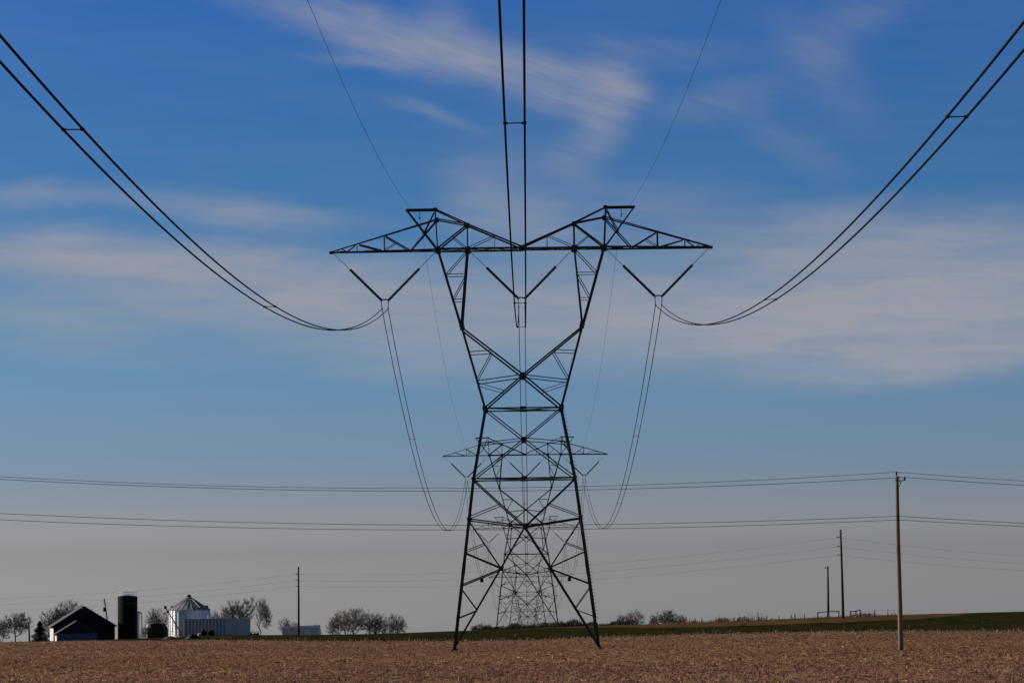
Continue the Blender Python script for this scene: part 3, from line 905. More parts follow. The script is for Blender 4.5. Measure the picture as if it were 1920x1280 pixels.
# ------------------------------------------------------------------ bare trees
def bare_tree_segments(seed, tips=400, bole=.16, low=.12, twigs=9, twl=.085, fork=1, rbase=.020, cz=.60, cr=1.0):
    """limbs grown towards points of the crown, nearest first; a fan of twigs on every end"""
    g = np.random.default_rng(seed * 13 + 5)
    # crown made of a few lobes
    lobes = []
    for k in range(6):
        a = g.uniform(0, 6.283)
        lobes.append((np.array([.24 * math.cos(a), .24 * math.sin(a), g.uniform(cz - .12, cz + .12)]), cr * g.uniform(.20, .30)))
    lobes.append((np.array([0, 0, cz + .08]), .28 * cr))
    pts = []
    while len(pts) < tips:
        c, r = lobes[g.integers(len(lobes))]
        v = g.normal(size=3); v /= np.linalg.norm(v)
        p = c + v * r * (g.random() ** .30)
        if p[2] > low + .25 * max(0, .2 - math.hypot(p[0], p[1])): pts.append(p)
    pts = np.array(pts)
    nodes = [np.array([0, 0, 0.])]; par = [-1]
    if fork > 1:
        for k in range(fork):
            a = 6.283 * k / fork + g.uniform(-.4, .4)
            q = np.array([.10 * math.cos(a), .10 * math.sin(a), bole]); nodes.append(q); par.append(0)
    else:
        for k in range(1, 4):
            nodes.append(np.array([g.normal() * .008, g.normal() * .008, bole * k / 3])); par.append(k - 1)
    order = np.argsort(np.linalg.norm(pts - np.array([0, 0, bole]), axis=1) + g.uniform(-.05, .05, len(pts)))
    ends = []
    plen = [np.linalg.norm(n) for n in nodes]
    for i in order:
        p = pts[i]
        A = np.array(nodes); d = np.linalg.norm(A - p, axis=1)
        cost = d + .35 * np.array(plen) + np.where(A[:, 2] > p[2] + .03, .4, 0)
        if fork <= 1: cost[:3] += .5
        k = int(np.argmin(cost))
        n = max(1, int(d[k] / .055)); last = k; s = nodes[k]
        bend = g.normal(size=3) * .10 * d[k]; bend[2] = abs(bend[2]) * -.6
        for q in range(1, n + 1):
            t_ = q / n
            x = s + (p - s) * t_ + bend * 4 * t_ * (1 - t_) + g.normal(size=3) * .006
            nodes.append(x); par.append(last); plen.append(plen[last] + np.linalg.norm(x - nodes[last])); last = len(nodes) - 1
        ends.append(last)
    cnt = np.zeros(len(nodes))
    for e in ends: cnt[e] += 1
    for i in range(len(nodes) - 1, 0, -1): cnt[par[i]] += cnt[i]
    rr = rbase * (np.maximum(cnt, 1) / len(ends)) ** .48
    segs = []
    for i in range(1, len(nodes)):
        lv = 0 if cnt[i] > len(ends) * .022 else 4
        segs.append((Vector(nodes[par[i]]), Vector(nodes[i]), min(rr[par[i]], rr[i] * 1.5), rr[i], lv))
    for e in ends:
        p = nodes[e]; d0 = p - nodes[par[e]]; d0 /= max(np.linalg.norm(d0), 1e-6)
        o_ = p - np.array([0, 0, .45]); o_ /= np.linalg.norm(o_)
        for k in range(twigs):
            d1 = d0 * .5 + o_ * .6 + g.normal(size=3) * .55 + np.array([0, 0, .25]); d1 /= np.linalg.norm(d1)
            ln = twl * g.uniform(.5, 1.3); st = p - d0 * g.uniform(0, .05)
            m1 = st + d1 * ln * .5; e1 = m1 + (d1 + g.normal(size=3) * .25) * ln * .5
            segs.append((Vector(st), Vector(m1), .0, .0, 5)); segs.append((Vector(m1), Vector(e1), .0, .0, 5))
    return segs
def tree_mesh(segs, twig_min):
    zs = float(np.percentile([s[1].z for s in segs], 99.3)); xs = float(np.percentile([math.hypot(s[1].x, s[1].y) for s in segs], 98))
    tr, cr = MB(), MB()
    for a, b, r0, r1, lv in segs:
        k = 1.0 / zs
        pa = Vector((a.x * .5 / xs, a.y * .5 / xs, a.z * k)); pb_ = Vector((b.x * .5 / xs, b.y * .5 / xs, b.z * k))
        if lv <= 2: tr.tube([pa, pb_], [r0, r1], 6, False)
        else: cr.tube([pa, pb_], [max(r0, twig_min), max(r1, twig_min * .8)], 3, False)
    return tr, cr
TREE_CACHE = {}
def tree(label, px, py_top, d, wpx, seed, kind='bare_tree', cat='bare tree', group=None, rot=None, m=None, **kw):
    t = P(px, py_top, d)
    z = gz(t.x, d)
    H = t.z - z; Wd = wpx / F * d
    key = (seed, tuple(sorted(kw.items())))
    if key not in TREE_CACHE:
        tr, cr = tree_mesh(bare_tree_segments(seed, **kw), .0019)
        me = []
        for nm, mb, mm in (('trunk', tr, BARK), ('crown', cr, m or TWIG)):
            x = bpy.data.meshes.new(nm); x.from_pydata(mb.v, [], mb.f); x.materials.append(mm); x.update(); me.append((nm, x))
        TREE_CACHE[key] = me
    o = thing(kind, label, cat, (t.x, d, z - (.1 if kind == 'bare_tree' else .25)), 0, group)
    for nm, x in TREE_CACHE[key]:
        c = bpy.data.objects.new(nm, x); COL.objects.link(c); c.parent = o
        c.scale = (Wd, Wd * .9, H)
        c.rotation_euler = (0, 0, rot if rot is not None else random.uniform(0, 6.28))
    return o
G1 = 'bare trees along the skyline'
tree('bare open-crowned tree with a dark trunk at the left edge', 28, 1148, 880, 64, 1, group=G1, rot=.4)
tree('small bare tree cut by the left edge of the picture', 2, 1160, 900, 40, 2, group=G1)
tree('bushy bare tree against the left slope of the dark barn', 94, 1142, 860, 58, 3, group=G1)
tree('taller bare tree showing over the dark barn roof', 130, 1126, 870, 88, 4, group=G1)
tree('bare tree between the dark round-roofed shed and the grain bin', 299, 1140, 900, 50, 3, group=G1)
tree('small bare tree just right of the small grey silo', 272, 1172, 880, 26, 2, group=G1)
tree('wide bare tree rising behind the ribbed metal shed', 450, 1121, 830, 74, 4, group=G1)
tree('narrow bare tree at the right end of the ribbed metal shed', 489, 1122, 815, 42, 5, group=G1)
tree('low bare tree over the roof of the ribbed metal shed', 410, 1146, 850, 52, 2, group=G1)
tree('small bare tree at the left end of the pale far shed', 533, 1158, 930, 26, 3, group=G1)
tree('small rounded bare tree behind the roof of the pale far shed', 553, 1165, 940, 24, 4, group=G1)
tree('low bare bush at the right end of the pale far shed', 594, 1170, 930, 20, 2, group=G1)
tree('left tree of the bare clump right of the lone pole', 642, 1146, 930, 62, 5, group=G1)
tree('tallest tree in the middle of the bare clump right of the lone pole', 666, 1139, 925, 74, 1, group=G1, rot=1.2)
tree('right tree of the bare clump right of the lone pole', 698, 1150, 925, 62, 3, group=G1)
tree('bare tree standing apart, right of the bare clump', 741, 1151, 930, 62, 4, group=G1)
tree('bare tree behind the dark mound-shaped shrub right of the near tower', 1186, 1144, 930, 50, 2, group=G1, m=None)
tree('bare tree left of the dark mound-shaped shrub near the tower foot', 1166, 1152, 940, 34, 5, group=G1)
tree('round bare tree on the skyline between the tower and the fence posts', 1247, 1143, 900, 50, 1, group=G1)
tree('sparse low bare tree right beside the round skyline tree', 1275, 1152, 900, 40, 3, group=G1)
tree('sparse low bare tree on the skyline left of the round one', 1226, 1152, 900, 24, 5, group=G1)
tree('very low pale bare tree among the skyline fence posts', 1354, 1156, 760, 30, 2, group=G1)
tree('very low pale bare tree left of the wooden rail', 1392, 1154, 760, 34, 4, group=G1)
# dark shrubs of the far hedge
G2 = 'dark shrubs of the far hedge'
SH = [(906, 1166, 44, 'grey rounded shrub just right of the near tower left foot'), (940, 1170, 40, 'dark low shrub at the foot of the second tower left leg'),
      (966, 1168, 34, 'dark low shrub left under the far towers'), (992, 1166, 36, 'dark shrub in the middle under the far towers'),
      (1020, 1163, 42, 'dark shrub right under the far towers'), (1048, 1160, 44, 'tallest dark shrub at the second tower right leg'),
      (1078, 1164, 46, 'dark low shrub between second tower and near right leg'), (1106, 1166, 44, 'dark shrub crossed by the near tower right leg'),
      (1132, 1165, 34, 'small shrub just right of the near tower right leg'), (1164, 1160, 44, 'dense dark mound-shaped shrub right of the near tower')]
for i, (px, py, wp, lb) in enumerate(SH):
    tree(lb, px, py, 585 + 8 * (i % 3), wp, 20 + i % 3, kind='shrub', cat='shrub', group=G2, m=SHRUB, tips=420, bole=.04, low=.02, twigs=12, twl=.12, fork=9, rbase=.02, cz=.22, cr=1.25)

# dark conifer
t0 = P(74.5, 1164, 760.0)
zc = gz(t0.x, 760.0)
co_ = thing('conifer', 'dark pointed evergreen beside the left wall of the barn', 'evergreen', (t0.x, 760.0, zc))
H = t0.z - zc
mb = MB(); rd = random.Random(5)
for k in range(7600):
    h = rd.random() ** 1.25
    prof = (.12 + .88 * (1 - h)) * (1 if h > .04 else .8) if h < .72 else (1 - h) * 1.0 + .05
    rmax = H * .56 * prof * (1 + .22 * math.sin(h * 21 + 2))
    a = rd.uniform(0, 6.283); r = rmax * (rd.random() ** .4)
    c = Vector((r * math.cos(a) + .25 * (1 - h), r * math.sin(a), h * H))
    u_ = Vector((math.cos(a), math.sin(a), rd.uniform(-.2, .6))).normalized() * rd.uniform(.12, .32)
    v_ = Vector((-math.sin(a), math.cos(a), rd.uniform(-.3, .3))).normalized() * rd.uniform(.05, .12)
    mb.add([c - u_ - v_, c - u_ + v_, c + u_], [(0, 1, 2)])
mb.build('crown', CONIFER, co_)
mb = MB(); mb.tube([(0, 0, -.2), (0, 0, H * .8)], [.22, .04], 8); mb.build('trunk', BARK, co_)

# ------------------------------------------------------------------ farm buildings
def at(px, py, d):
    p = P(px, py, d); return p
KB = 735.0
def wpx(n, d): return n / F * d
# --- barn: gable to the camera, turned a little so the sunlit left wall shows
bl = P(102, 1201, KB); br_ = P(214, 1199, KB); pk = P(158.6, 1137, KB); ev = P(158, 1172.5, KB)
zb0 = min(gz(bl.x, KB), gz(br_.x, KB)) - .3
Wb = (br_.x - bl.x) / math.cos(R(12)); He = ev.z - zb0; Hp = pk.z - zb0
bx = (bl.x + br_.x) / 2
barn = thing('barn', 'large dark gabled barn with a sunlit white side wall at far left', 'barn', (bx, KB, zb0), R(11.5))
DB = 14.0
mb = MB(); mb.prism([(-Wb / 2, 0), (Wb / 2, 0), (Wb / 2, He), (0, Hp - .12), (-Wb / 2, He)], 0, .25); mb.build('gable_wall', BARN_RED, barn)
mb = MB(); mb.prism([(-Wb / 2, 0), (Wb / 2, 0), (Wb / 2, He), (0, Hp - .12), (-Wb / 2, He)], DB - .25, DB); mb.build('gable_wall', BARN_RED, barn)
mb = MB()
mb.box((-Wb / 2 + .1, DB / 2, He / 2), (.2, DB - .52, He - .02)); mb.box((Wb / 2 - .1, DB / 2, He / 2), (.2, DB - .52, He - .02))
mb.build('side_wall', WHITE_BOARD, barn)
mb = MB()
ov = .5
for s in (-1, 1):
    dz = (Hp - He) / (Wb / 2) * ov
    a = [(0, Hp + .02), (s * (Wb / 2 + ov), He - dz + .02), (s * (Wb / 2 + ov), He - dz + .24), (0, Hp + .24)]
    if s > 0: a = a[::-1]
    mb.prism([(x, z) for x, z in (a if s < 0 else a)], -.2, DB + .2)
mb.build('roof', ROOF_GREY, barn)
mb = MB()
for s in (-1, 1):
    for k in range(9):
        xx = s * (.9 + k * .62)
        if abs(xx) < Wb / 2 - .3 and s > 0:
            mb.box((xx, -.03, He * .45), (.05, .03, He * .88))
mb.build('batten', BARN_RED, barn)
# --- annex in front of the barn
AD = 727.0
al = P(107.5, 1201, AD); ar = P(181, 1200, AD); apk = P(144.5, 1164.5, AD); ael = P(144, 1187, AD)
az0 = zb0 + .05
Wa = (ar.x - al.x) / math.cos(R(12)); Ha = ael.z - az0; Hk = apk.z - az0
annex = thing('shed', 'low white annex, shade toned into its front, built against the dark barn', 'shed', ((al.x + ar.x) / 2, AD, az0), R(12))
mb = MB(); mb.prism([(-Wa / 2, Ha), (Wa / 2, Ha), (0, Hk - .1)], 0, .2); mb.build('gable', GREEN_BOARD, annex)
mb = MB(); mb.box((0, .08, Ha / 2), (Wa, .16, Ha - .01)); mb.build('front_wall', SHADE_BOARD, annex)
mb = MB(); mb.box((-Wa / 2 + .1, 3.3, Ha / 2), (.2, 6.2, Ha - .02)); mb.box((Wa / 2 - .1, 3.3, Ha / 2), (.2, 6.2, Ha - .02)); mb.build('side_wall', WHITE_BOARD, annex)
mb = MB()
for s in (-1, 1):
    dz = (Hk - Ha) / (Wa / 2) * .4
    a = [(0, Hk), (s * (Wa / 2 + .4), Ha - dz), (s * (Wa / 2 + .4), Ha - dz + .18), (0, Hk + .18)]
    mb.prism(a, -.2, 6.3)
mb.build('roof', ROOF_GREY, annex)
mb = MB(); mb.box((0, -.03, Ha * .46), (Wa * .5, .06, Ha * .84)); mb.build('sliding_door', SHADE_BOARD, annex)
# --- dark silo with a cage round its top
SD = 740.0
sl_, sr_ = P(221, 1197, SD), P(258, 1197, SD); stp = P(239, 1117.5, SD)
sx_ = (sl_.x + sr_.x) / 2; sR = (sr_.x - sl_.x) / 2; sz0 = gz(sx_, SD) - .3; sH = stp.z - sz0
silo = thing('silo', 'tall black cylindrical silo beside the barn', 'silo', (sx_, SD, sz0), 0, 'farm silos')
prof = []
nr = 14
for k in range(nr):
    prof += [(sR, sH * k / nr), (sR, sH * (k + .93) / nr), (sR * 1.012, sH * (k + .94) / nr), (sR * 1.012, sH * (k + .995) / nr)]
mb = MB(); mb.lathe((0, 0, 0), prof + [(sR * .98, sH), (sR * .4, sH + .25), (.05, sH + .3)], 40); mb.build('silo_wall', SILO_DARK, silo)
mb = MB(); Rr = sR * .93
ct = P(239, 1110, SD).z - sz0
for k in range(12):
    a = 2 * math.pi * k / 12
    mb.tube([(Rr * math.cos(a), Rr * math.sin(a), sH - .02), (Rr * math.cos(a), Rr * math.sin(a), ct)], .035, 5)
for zf in (.5, 1.0):
    z_ = sH + (ct - sH) * zf
    mb.tube([(Rr * math.cos(t), Rr * math.sin(t), z_) for t in np.linspace(0, 2 * math.pi, 33)], .04, 5, False)
mb.build('top_railing', GALV, silo)
mb = MB()
for s in (-1, 1): mb.tube([(sR * -.5 + s * .22, -sR * .9 - .15, .4), (sR * -.5 + s * .22, -sR * .9 - .15, sH)], .03, 5)
for k in range(28): mb.tube([(sR * -.5 - .22, -sR * .9 - .15, .6 + k * sH / 29), (sR * -.5 + .22, -sR * .9 - .15, .6 + k * sH / 29)], .018, 4)
mb.build('ladder', MACHINE, silo)
# --- small grey silo behind
s2l, s2r = P(250, 1197, 765.0), P(267, 1197, 765.0); s2t = P(262, 1149, 765.0)
s2R = (s2r.x - s2l.x) / 2; s2x = (s2l.x + s2r.x) / 2; s2z = gz(s2x, 765.0) - .3; s2H = s2t.z - s2z
silo2 = thing('silo', 'small grey silo half hidden behind the tall black silo', 'silo', (s2x, 765.0, s2z), 0, 'farm silos')
mb = MB(); mb.lathe((0, 0, 0), [(s2R, 0), (s2R, s2H)], 28); mb.build('silo_wall', GALV, silo2, False)
mb = MB(); mb.lathe((0, 0, s2H), [(s2R * 1.05, 0.01), (s2R * .2, .55), (.08, .6)], 28); mb.build('silo_roof', GALV_ROOF, silo2)
# --- dark round-roofed shed
QD = 770.0
ql, qr, qt = P(276, 1196, QD), P(309, 1196, QD), P(293, 1167.5, QD)
qz = gz((ql.x + qr.x) / 2, QD) - .3; qW = qr.x - ql.x; qH = qt.z - qz
quon = thing('round_roofed_shed', 'dark round-roofed shed between silo and grain bin', 'shed', ((ql.x + qr.x) / 2, QD, qz))
arc = [(qW / 2, 0), (qW / 2, qH * .42), (qW * .43, qH * .68), (qW * .27, qH * .95), (qW * .14, qH), (-qW * .14, qH), (-qW * .27, qH * .95), (-qW * .43, qH * .68), (-qW / 2, qH * .42), (-qW / 2, 0)]
mb = MB(); mb.prism(arc, 0.3, 9.0); mb.build('shell', DARK_SHED, quon)
mb = MB(); mb.prism([(x * .93, z * .97 if z else 0) for x, z in arc], .1, .28); mb.build('end_wall', DARK_RUBBER, quon)
wt = P(278.5, 1174, 768.0)
ball = thing('white_ball', 'small bright white round ball on posts by the dark round-roofed shed', 'ball', (wt.x, 768.0, gz(wt.x, 768.0) - .1))  # bright white spot built as a rounded body on posts
th = wt.z - ball.location.z
mb = MB(); mb.lathe((0, 0, th - .35), [(.1, 0), (.4, .12), (.5, .4), (.4, .7), (.1, .8)], 14); mb.build('ball_body', WHITE_PAINT, ball, True)
mb = MB()
for i, j in ((-1, -1), (1, -1), (1, 1), (-1, 1)): mb.tube([(i * .25, j * .25, 0), (i * .2, j * .2, th - .2)], .035, 5)
mb.build('stand', MACHINE, ball)
# --- grain bin with conical roof
BD = 760.0
gl, gr_ = P(316.5, 1193, BD), P(393.5, 1193, BD); ge = P(355, 1143, BD); ga = P(354, 1120, BD)
gx = (gl.x + gr_.x) / 2; gR = (gr_.x - gl.x) / 2; gz0 = P(355, 1193.5, BD).z; gH = ge.z - gz0; gA = ga.z - gz0
gbin = thing('grain_bin', 'round galvanised grain bin with a conical roof, bright on its left side', 'grain bin', (gx, BD, gz0))
mb = MB(); prof = []
nring = 9
for k in range(nring * 4):
    prof.append((gR + .025 * (k % 2), .3 + (gH - .3) * k / (nring * 4 - 1)))
mb.lathe((0, 0, 0), prof, 56)
for k in range(30):
    a = 2 * math.pi * (k + .5) / 30
    mb.bar((math.cos(a) * (gR + .05), math.sin(a) * (gR + .05), .3), (math.cos(a) * (gR + .05), math.sin(a) * (gR + .05), gH - .05), .14, .16, (math.cos(a), math.sin(a), 0))
mb.build('bin_wall', GALV, gbin)
mb = MB(); mb.lathe((0, 0, -.6), [(gR + .12, 0), (gR + .1, .88)], 48); mb.build('base_ring', WHITE_PAINT, gbin)
mb = MB(); mb.lathe((0, 0, .28), [(gR + .06, 0.01), (gR + .09, .12), (gR + .03, .42)], 48); mb.build('lower_band', GALV_ROOF, gbin)
mb = MB(); mb.lathe((0, 0, gH), [(gR + .18, -.05), (gR + .2, .02), (.55, gA - gH), (.5, gA - gH + .05)], 48)
for k in range(24):
    a = 2 * math.pi * k / 24
    mb.bar((math.cos(a) * (gR + .16), math.sin(a) * (gR + .16), gH + .06), (math.cos(a) * .6, math.sin(a) * .6, gA + .05), .09, .10)
mb.build('bin_roof', GALV_ROOF, gbin)
mb = MB(); mb.lathe((0, 0, gA + .02), [(.42, 0), (.42, .25), (.6, .28), (.55, .4), (.15, .75)], 16); mb.build('roof_cap', GUSSET, gbin)
for a_, b_ in ((.15, 'h'), (2.8, 'h')):
    mb = MB(); mb.box((math.cos(a_) * gR * .86, math.sin(a_) * gR * .86 - 1.0, gH + .55), (.7, .7, .9)); mb.build('roof_hatch', GUSSET, gbin)
mb = MB()
mb.bar((gR * .62, -gR * .8, gH + .55), (gR * .18, -gR * .2, gA - .25), .35, .08); mb.build('roof_ladder', GALV, gbin)
# --- auger leaning on the bin
a0, a1 = P(342, 1187, BD - 8), P(310.5, 1138.5, BD - 8)
aug = thing('grain_auger', 'thin slanting grain auger leaning against the lit side of the bin', 'auger', (a0.x, a0.y, gz0 - .2))
O_ = aug.location
mb = MB(); mb.tube([a0 - O_ - Vector((0, 0, .3)), a1 - O_], .12, 8); mb.build('auger_tube', MACHINE, aug)
mb = MB(); mb.box(a1 - O_ + Vector((-.05, 0, .05)), (.55, .5, .7)); mb.build('discharge_head', GUSSET, aug)
am = a0.lerp(a1, .85); mb = MB(); mb.box(am - O_ + Vector((0, -.2, .0)), (.5, .45, .55)); mb.build('motor', GUSSET, aug)
ah = a0.lerp(a1, .5)
mb = MB(); mb.tube([ah - O_, Vector(((ah - O_).x + .7, -.2, 0))], .05, 5); mb.tube([ah - O_, Vector(((ah - O_).x - .9, -.2, 0))], .05, 5); mb.build('support_leg', MACHINE, aug)
# --- ribbed metal shed
MD = 748.0
ml, mr2, mt_ = P(344, 1190, MD), P(468, 1189, MD), P(406, 1159.8, MD)
mz = P(406, 1190.5, MD).z - .4; mW = mr2.x - ml.x; mH = mt_.z - mz
shed = thing('metal_shed', 'long low ribbed pale metal shed in front of the grain bin', 'shed', ((ml.x + mr2.x) / 2, MD, mz), R(2))
split_x = -mW / 2 + mW * .635
mb = MB(); mb.box(((-mW / 2 + split_x) / 2, 2.1, mH / 2), (split_x + mW / 2, 4.2, mH - .02)); 
wl = mb.build('ribbed_wall', GREY_DARK, shed)
mb = MB(); mb.box(((-mW / 2 + split_x) / 2, -.03, mH - .1), (split_x + mW / 2 - .1, .06, .14))
k = -mW / 2 + .3
while k < split_x - .2:
    mb.box((k, -.08, mH / 2), (.30, .16, mH - .1)); k += .78
mb.build('ribs', RIB_WHITE, wl)
mb = MB(); mb.box(((split_x + mW / 2) / 2 + .05, 2.1, mH / 2 - .01), (mW / 2 - split_x - .1, 4.24, mH - .08)); 
k = split_x + .3
while k < mW / 2 - .2:
    mb.box((k, -.05, mH / 2), (.07, .08, mH - .2)); k += .41
mb.build('smooth_wall', GREY_SHEET, shed)
mb = MB(); mb.box((0, 2.1, mH + .05), (mW + .2, 4.6, .12)); mb.build('roof', GALV_ROOF, shed)
mb = MB(); mb.box((split_x, -.12, mH / 2), (.22, .2, mH)); mb.build('corner_trim', WHITE_PAINT, shed)
vp = P(390, 1152, MD)
mb = MB(); mb.tube([(vp.x - shed.location.x, 1, mH), (vp.x - shed.location.x, 1, vp.z - mz)], .12, 8); mb.build('vent_pipe', WHITE_PAINT, shed)
# --- pale far shed
FD = 900.0
fl, fr, ft_ = P(529, 1189, FD), P(597, 1189, FD), P(563, 1171.5, FD)
fz = gz((fl.x + fr.x) / 2, FD) - .2; fW = fr.x - fl.x; fH = ft_.z - fz
fs = thing('metal_shed', 'distant pale grey low shed behind the lone pole', 'shed', ((fl.x + fr.x) / 2, FD, fz))
mb = MB(); mb.box((0, 3, fH * .5 - .4), (fW, 6, fH - .8))
for k in range(int(fW / .9)): mb.box((-fW / 2 + .4 + k * .9, -.04, fH * .5 - .4), (.12, .1, fH - .9))
mb.build('wall', GREY_SHEET, fs)
mb = MB(); mb.prism([(-fW / 2 - .2, fH - .8), (fW / 2 + .2, fH - .8), (fW / 2 + .1, fH), (-fW / 2 + .1, fH - .3)], -.3, 6.3); mb.build('roof', GALV, fs)
mb = MB(); mb.box((fW * .2, -.09, fH * .5), (fW * .18, .06, fH * .5)); mb.build('door', GALV, fs)
# --- wrapped bales, mound, machine
for px, py, lb in ((382, 1191, 'black wrapped round bale before the ribbed shed, left of the two'), (396, 1191.5, 'black wrapped round bale before the ribbed shed, right of the two')):
    b = P(px, py, 742.0); zz_ = min(b.z, gz(b.x, 742.0) + .1) 
    o = thing('wrapped_bale', lb, 'hay bale', (b.x, 742.0, b.z - .05), R(8), 'black wrapped round bales')
    mb = MB(); rr = .72
    n_ = 24
    ring = lambda y_, q: [(q * math.cos(2 * math.pi * k / n_), y_, .68 + q * .98 * math.sin(2 * math.pi * k / n_)) for k in range(n_)]
    rs = [(-.7, .45), (-.68, .62), (-.6, rr), (.6, rr), (.68, .62), (.7, .45)]
    vs = []; fs_ = []
    for y_, q in rs: vs += ring(y_, q)
    for i in range(len(rs) - 1):
        for k in range(n_): fs_.append((i * n_ + k, i * n_ + (k + 1) % n_, (i + 1) * n_ + (k + 1) % n_, (i + 1) * n_ + k))
    fs_.append(tuple(reversed(range(n_)))); fs_.append(tuple(range((len(rs) - 1) * n_, len(rs) * n_)))
    mb.add(vs, fs_); mb.build('wrap', DARK_RUBBER, o, False)
b = P(374.5, 1188.5, 741.0)
o = MB(); o.lathe((0, 0, -.1), [(.5, 0), (.52, .4), (.40, .62), (.1, .7)], 14)
q = o.build('straw_bale', mat('pale_straw', (.5, .42, .3), (.36, .3, .2), 5.0, .9)); q.location = (b.x, 741.0, b.z - .3)
tag(q, 'small pale straw bundle at the left side of the black bales', 'straw bale')
def mound(label, px0, px1, py_t, py_b, d, m, seed):
    l, r, t, bb = P(px0, py_b, d), P(px1, py_b, d), P((px0 + px1) / 2, py_t, d), P((px0 + px1) / 2, py_b, d)
    W2 = (r.x - l.x) / 2; Hh = t.z - bb.z
    vs, fs_ = [], []
    n, k_ = 28, 9
    rd = random.Random(seed)
    ph = [rd.uniform(0, 6) for _ in range(4)]
    for i in range(k_ + 1):
        q = i / k_
        for j in range(n):
            a = 2 * math.pi * j / n
            f_ = 1 + .12 * math.sin(3 * a + ph[0]) + .07 * math.sin(7 * a + ph[1] + q * 4)
            vs.append((W2 * q * math.cos(a) * f_, W2 * .7 * q * math.sin(a) * f_, Hh * (math.cos(q * 1.57) ** .8 if q < 1 else -.15) * (1 + .1 * math.sin(5 * a + ph[2]) * q)))
    for i in range(k_):
        for j in range(n): fs_.append((i * n + j, i * n + (j + 1) % n, (i + 1) * n + (j + 1) % n, (i + 1) * n + j))
    mb = MB(); mb.add(vs, fs_)
    o = mb.build('mound', m, None, True); o.location = (bb.x, d, bb.z)
    return tag(o, label, 'mound', 'heaps at the foot of the grain bin')
mound('dark rounded heap in front of the grain bin', 343, 379, 1188, 1200.5, 570, DARK_RUBBER, 1)
mound('low brown soil heap left below the grain bin', 301, 336, 1192, 1200.5, 566, SOIL, 2)
mound('low long brown bank right of the dark heap', 372, 474, 1193.5, 1201, 545, SOIL, 3)
# farm implement at the end of the ribbed shed
ib = P(477, 1191, 750.0)
imp = thing('farm_implement', 'low dark farm implement at the right end of the ribbed shed', 'farm machine', (ib.x, 750.0, ib.z - .1))
mb = MB(); mb.bar((-1.0, 0, .9), (1.1, 0, 1.0), .14, .16); mb.bar((-.9, 0, .9), (-.9, 0, .2), .12); mb.bar((1.0, .2, 1.0), (1.0, .2, .2), .12); mb.bar((-.2, 0, 1.0), (-.5, 0, 1.6), .08); mb.bar((-1.1, 0, .4), (1.1, 0, .35), .12); mb.build('frame', MACHINE, imp)
for xx in (-.7, .1, .75):
    mb = MB(); mb.tube([(xx, -.12, .36), (xx, .12, .36)], .38, 16); mb.build('wheel', DARK_RUBBER, imp)

# ------------------------------------------------------------------ fence posts, rails and weeds on the crest
G3 = 'weathered fence posts along the crest'
POSTS = [(1304, 1160, 1168), (1316, 1157.5, 1168), (1378, 1156.5, 1168), (1396.5, 1153.5, 1167), (1413.5, 1157, 1166.5), (1437.5, 1153.5, 1166), (1460.5, 1153, 1164),
         (1484, 1151.5, 1162), (1491, 1150, 1161.5), (1508, 1150, 1161), (1639.5, 1143.5, 1154.5), (1664.5, 1141.5, 1154.5)]
NAMES = ['thin leaning fence post right of the round skyline tree', 'taller fence post beside the thin leaning one', 'fence post left of the low pale bare trees',
         'pale thin fence post among the low pale bare trees', 'short fence post right of the low pale bare trees', 'darkest thick fence post left of the wooden rail',
         'pale fence post right of the darkest thick one', 'pale left post of the close pair on the crest', 'dark right post of the close pair on the crest',
         'last fence post before the long wooden rail', 'fence post between the short rail and the near wooden pole', 'tall thin fence post just left of the near wooden pole']
for (px, pt, pb2), lb in zip(POSTS, NAMES):
    d = float(np.interp(px, [1300, 1420, 1500, 1700], [540, 500, 462, 470]))
    b, t = P(px, pb2, d), P(px, pt, d)
    z = gz(b.x, d)
    r0 = .085 if px in (1437.5, 1491) else .06
    mb = MB(); mb.tube([(0, 0, -.3), (random.uniform(-.05, .05), 0, t.z - z)], [r0, r0 * .85], 8)
    o = mb.build('fence_post', POST); o.location = (b.x, d, z)
    tag(o, lb, 'fence post', G3)
def rail(label, pxs, pys, d):
    b = [P(px, py, d) for px, py in zip(pxs, pys)]
    z0 = gz(b[0].x, d)
    o = thing('wooden_rail_brace', label, 'fence rail', (b[0].x, d, z0), 0, 'wooden rail braces on the crest')
    for p in b:
        mb = MB(); x = p.x - b[0].x
        mb.tube([(x, 0, gz(p.x, d) - z0 - .3), (x + .02, 0, p.z - z0 + .08)], [.085, .075], 8); mb.build('post', POST, o)
    mb = MB()
    for p, q in zip(b[:-1], b[1:]):
        mb.tube([(p.x - b[0].x, -.07, p.z - z0 - .02), (q.x - b[0].x, -.07, q.z - z0 - .02)], .06, 8)
    mb.build('rail', POST, o)
rail('long wooden rail on three posts under the shorter thin pole', [1533, 1553, 1572.5], [1147.5, 1145.5, 1145], 470)
rail('short wooden rail on the crest right of the pair of poles', [1594.5, 1604.5, 1612.5], [1145.5, 1145, 1142.5], 468)
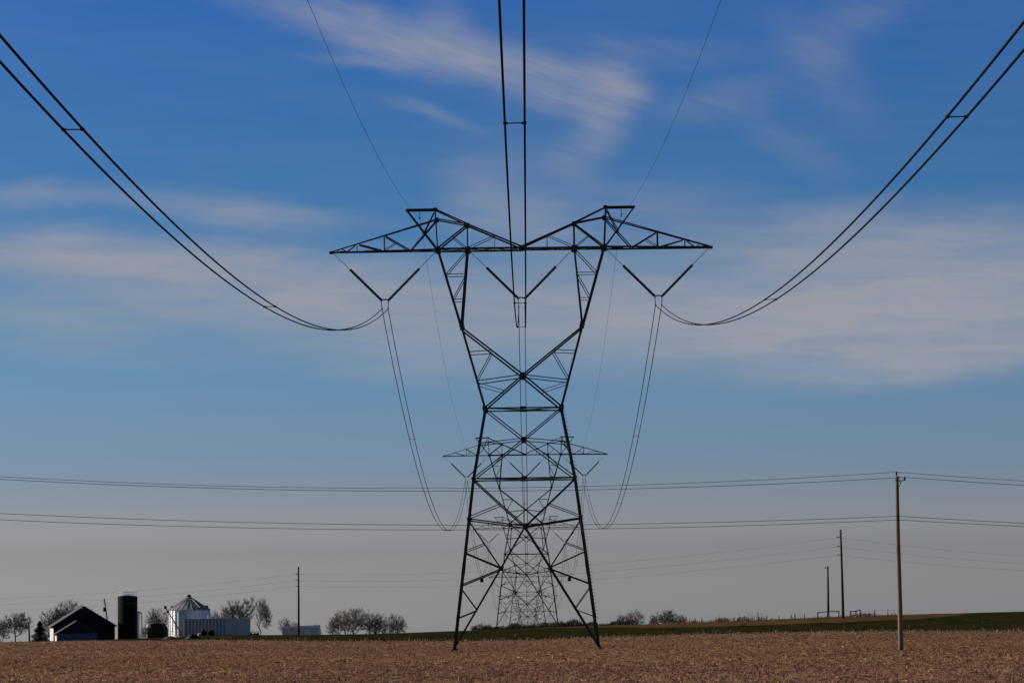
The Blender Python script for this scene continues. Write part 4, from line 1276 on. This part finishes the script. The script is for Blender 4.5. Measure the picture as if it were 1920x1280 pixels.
def weeds():
    mb = MB(); rd = random.Random(3)
    for k in range(1100):
        px = rd.choice([rd.uniform(1120, 1460), rd.uniform(1280, 1450), rd.uniform(1590, 1640), rd.uniform(1440, 1680)])
        if rd.random() < .4: px = rd.gauss(rd.choice([1360, 1395, 1297, 1340, 1420, 1618]), 8)
        d = float(np.interp(px, [1100, 1300, 1420, 1500, 1700], [560, 545, 510, 470, 478])) + rd.uniform(-14, 14)
        x = (px - 990) / F * d; z = gz(x, d)
        h = rd.uniform(.15, .5) * (1.5 if 1340 < px < 1430 else 1.0) * (2.0 if rd.random() < .05 else 1)
        a = rd.uniform(0, 3.14); dx, dy = math.cos(a) * .02, math.sin(a) * .02
        lx = rd.uniform(-.2, .2) * h
        mb.add([(x - dx, d - dy, z - .05), (x + dx, d + dy, z - .05), (x + lx + dx * 1.5, d + dy, z + h), (x + lx - dx * 1.5, d - dy, z + h * .95)], [(0, 1, 2, 3)])
    o = mb.build('dry_weeds', WEED)
    tag(o, 'dry brown weeds along the crest of the rise', 'weeds'); o['kind'] = 'stuff'
weeds()
def margin():
    """ragged dry grass along the edge between the stubble and the green field, and pale husks blown into it"""
    mb = MB(); rd = random.Random(8)
    for k in range(6000):
        u = rd.uniform(-40, 1960)
        e = float(np.interp(u, ED_U, ED_D))
        d = e + rd.gauss(0, 2.2) + 2.5 * math.sin(u * .02) + 1.5 * math.sin(u * .07)
        if rd.random() < .10: d = e + abs(rd.gauss(0, 30))
        x = (u - 990) / F * d; z = gz_fast(x, d)
        h = rd.uniform(.05, .22) * (1.8 if rd.random() < .06 else 1)
        a = rd.uniform(0, 3.14); w_ = rd.uniform(.012, .05); dx, dy = math.cos(a) * w_, math.sin(a) * w_; lx = rd.uniform(-.6, .6) * h
        mb.add([(x - dx, d - dy, z - .03), (x + dx, d + dy, z - .03), (x + lx + dx, d + dy, z + h), (x + lx - dx * .5, d - dy, z + h * .9)], [(0, 1, 2, 3)])
    o = mb.build('margin_grass', WEED)
    tag(o, 'ragged dry grass along the edge of the green field', 'grass'); o['kind'] = 'stuff'
def gz_fast(x, y): return gz(x, y)
margin()
def hedge():
    """low dark scrub on the crest under the far towers, reading as one mass"""
    mb = MB(); rd = random.Random(21)
    for k in range(5200):
        u = rd.uniform(884, 1182) if rd.random() < .75 else rd.gauss(rd.choice([935, 985, 1030, 1050, 1085, 1110, 1160]), 14)
        d = 588 + rd.uniform(-14, 12)
        x = (u - 990) / F * d; z = gz(x, d)
        top = .45 + .35 * math.sin(u * .06) + .3 * math.sin(u * .17 + 1) + (.25 if 1010 < u < 1120 else 0)
        h = max(.12, top * rd.uniform(.5, 1.15))
        a = rd.uniform(0, 3.14); w_ = rd.uniform(.015, .045); dx, dy = math.cos(a) * w_, math.sin(a) * w_; lx = rd.uniform(-.5, .5) * h
        mb.add([(x - dx, d - dy, z - .1), (x + dx, d + dy, z - .1), (x + lx + dx * .6, d + dy, z + h), (x + lx - dx * .6, d - dy, z + h * .93)], [(0, 1, 2, 3)])
    o = mb.build('far_scrub', SHRUB)
    tag(o, 'dark low scrub along the crest behind the near tower', 'scrub'); o['kind'] = 'stuff'
hedge()
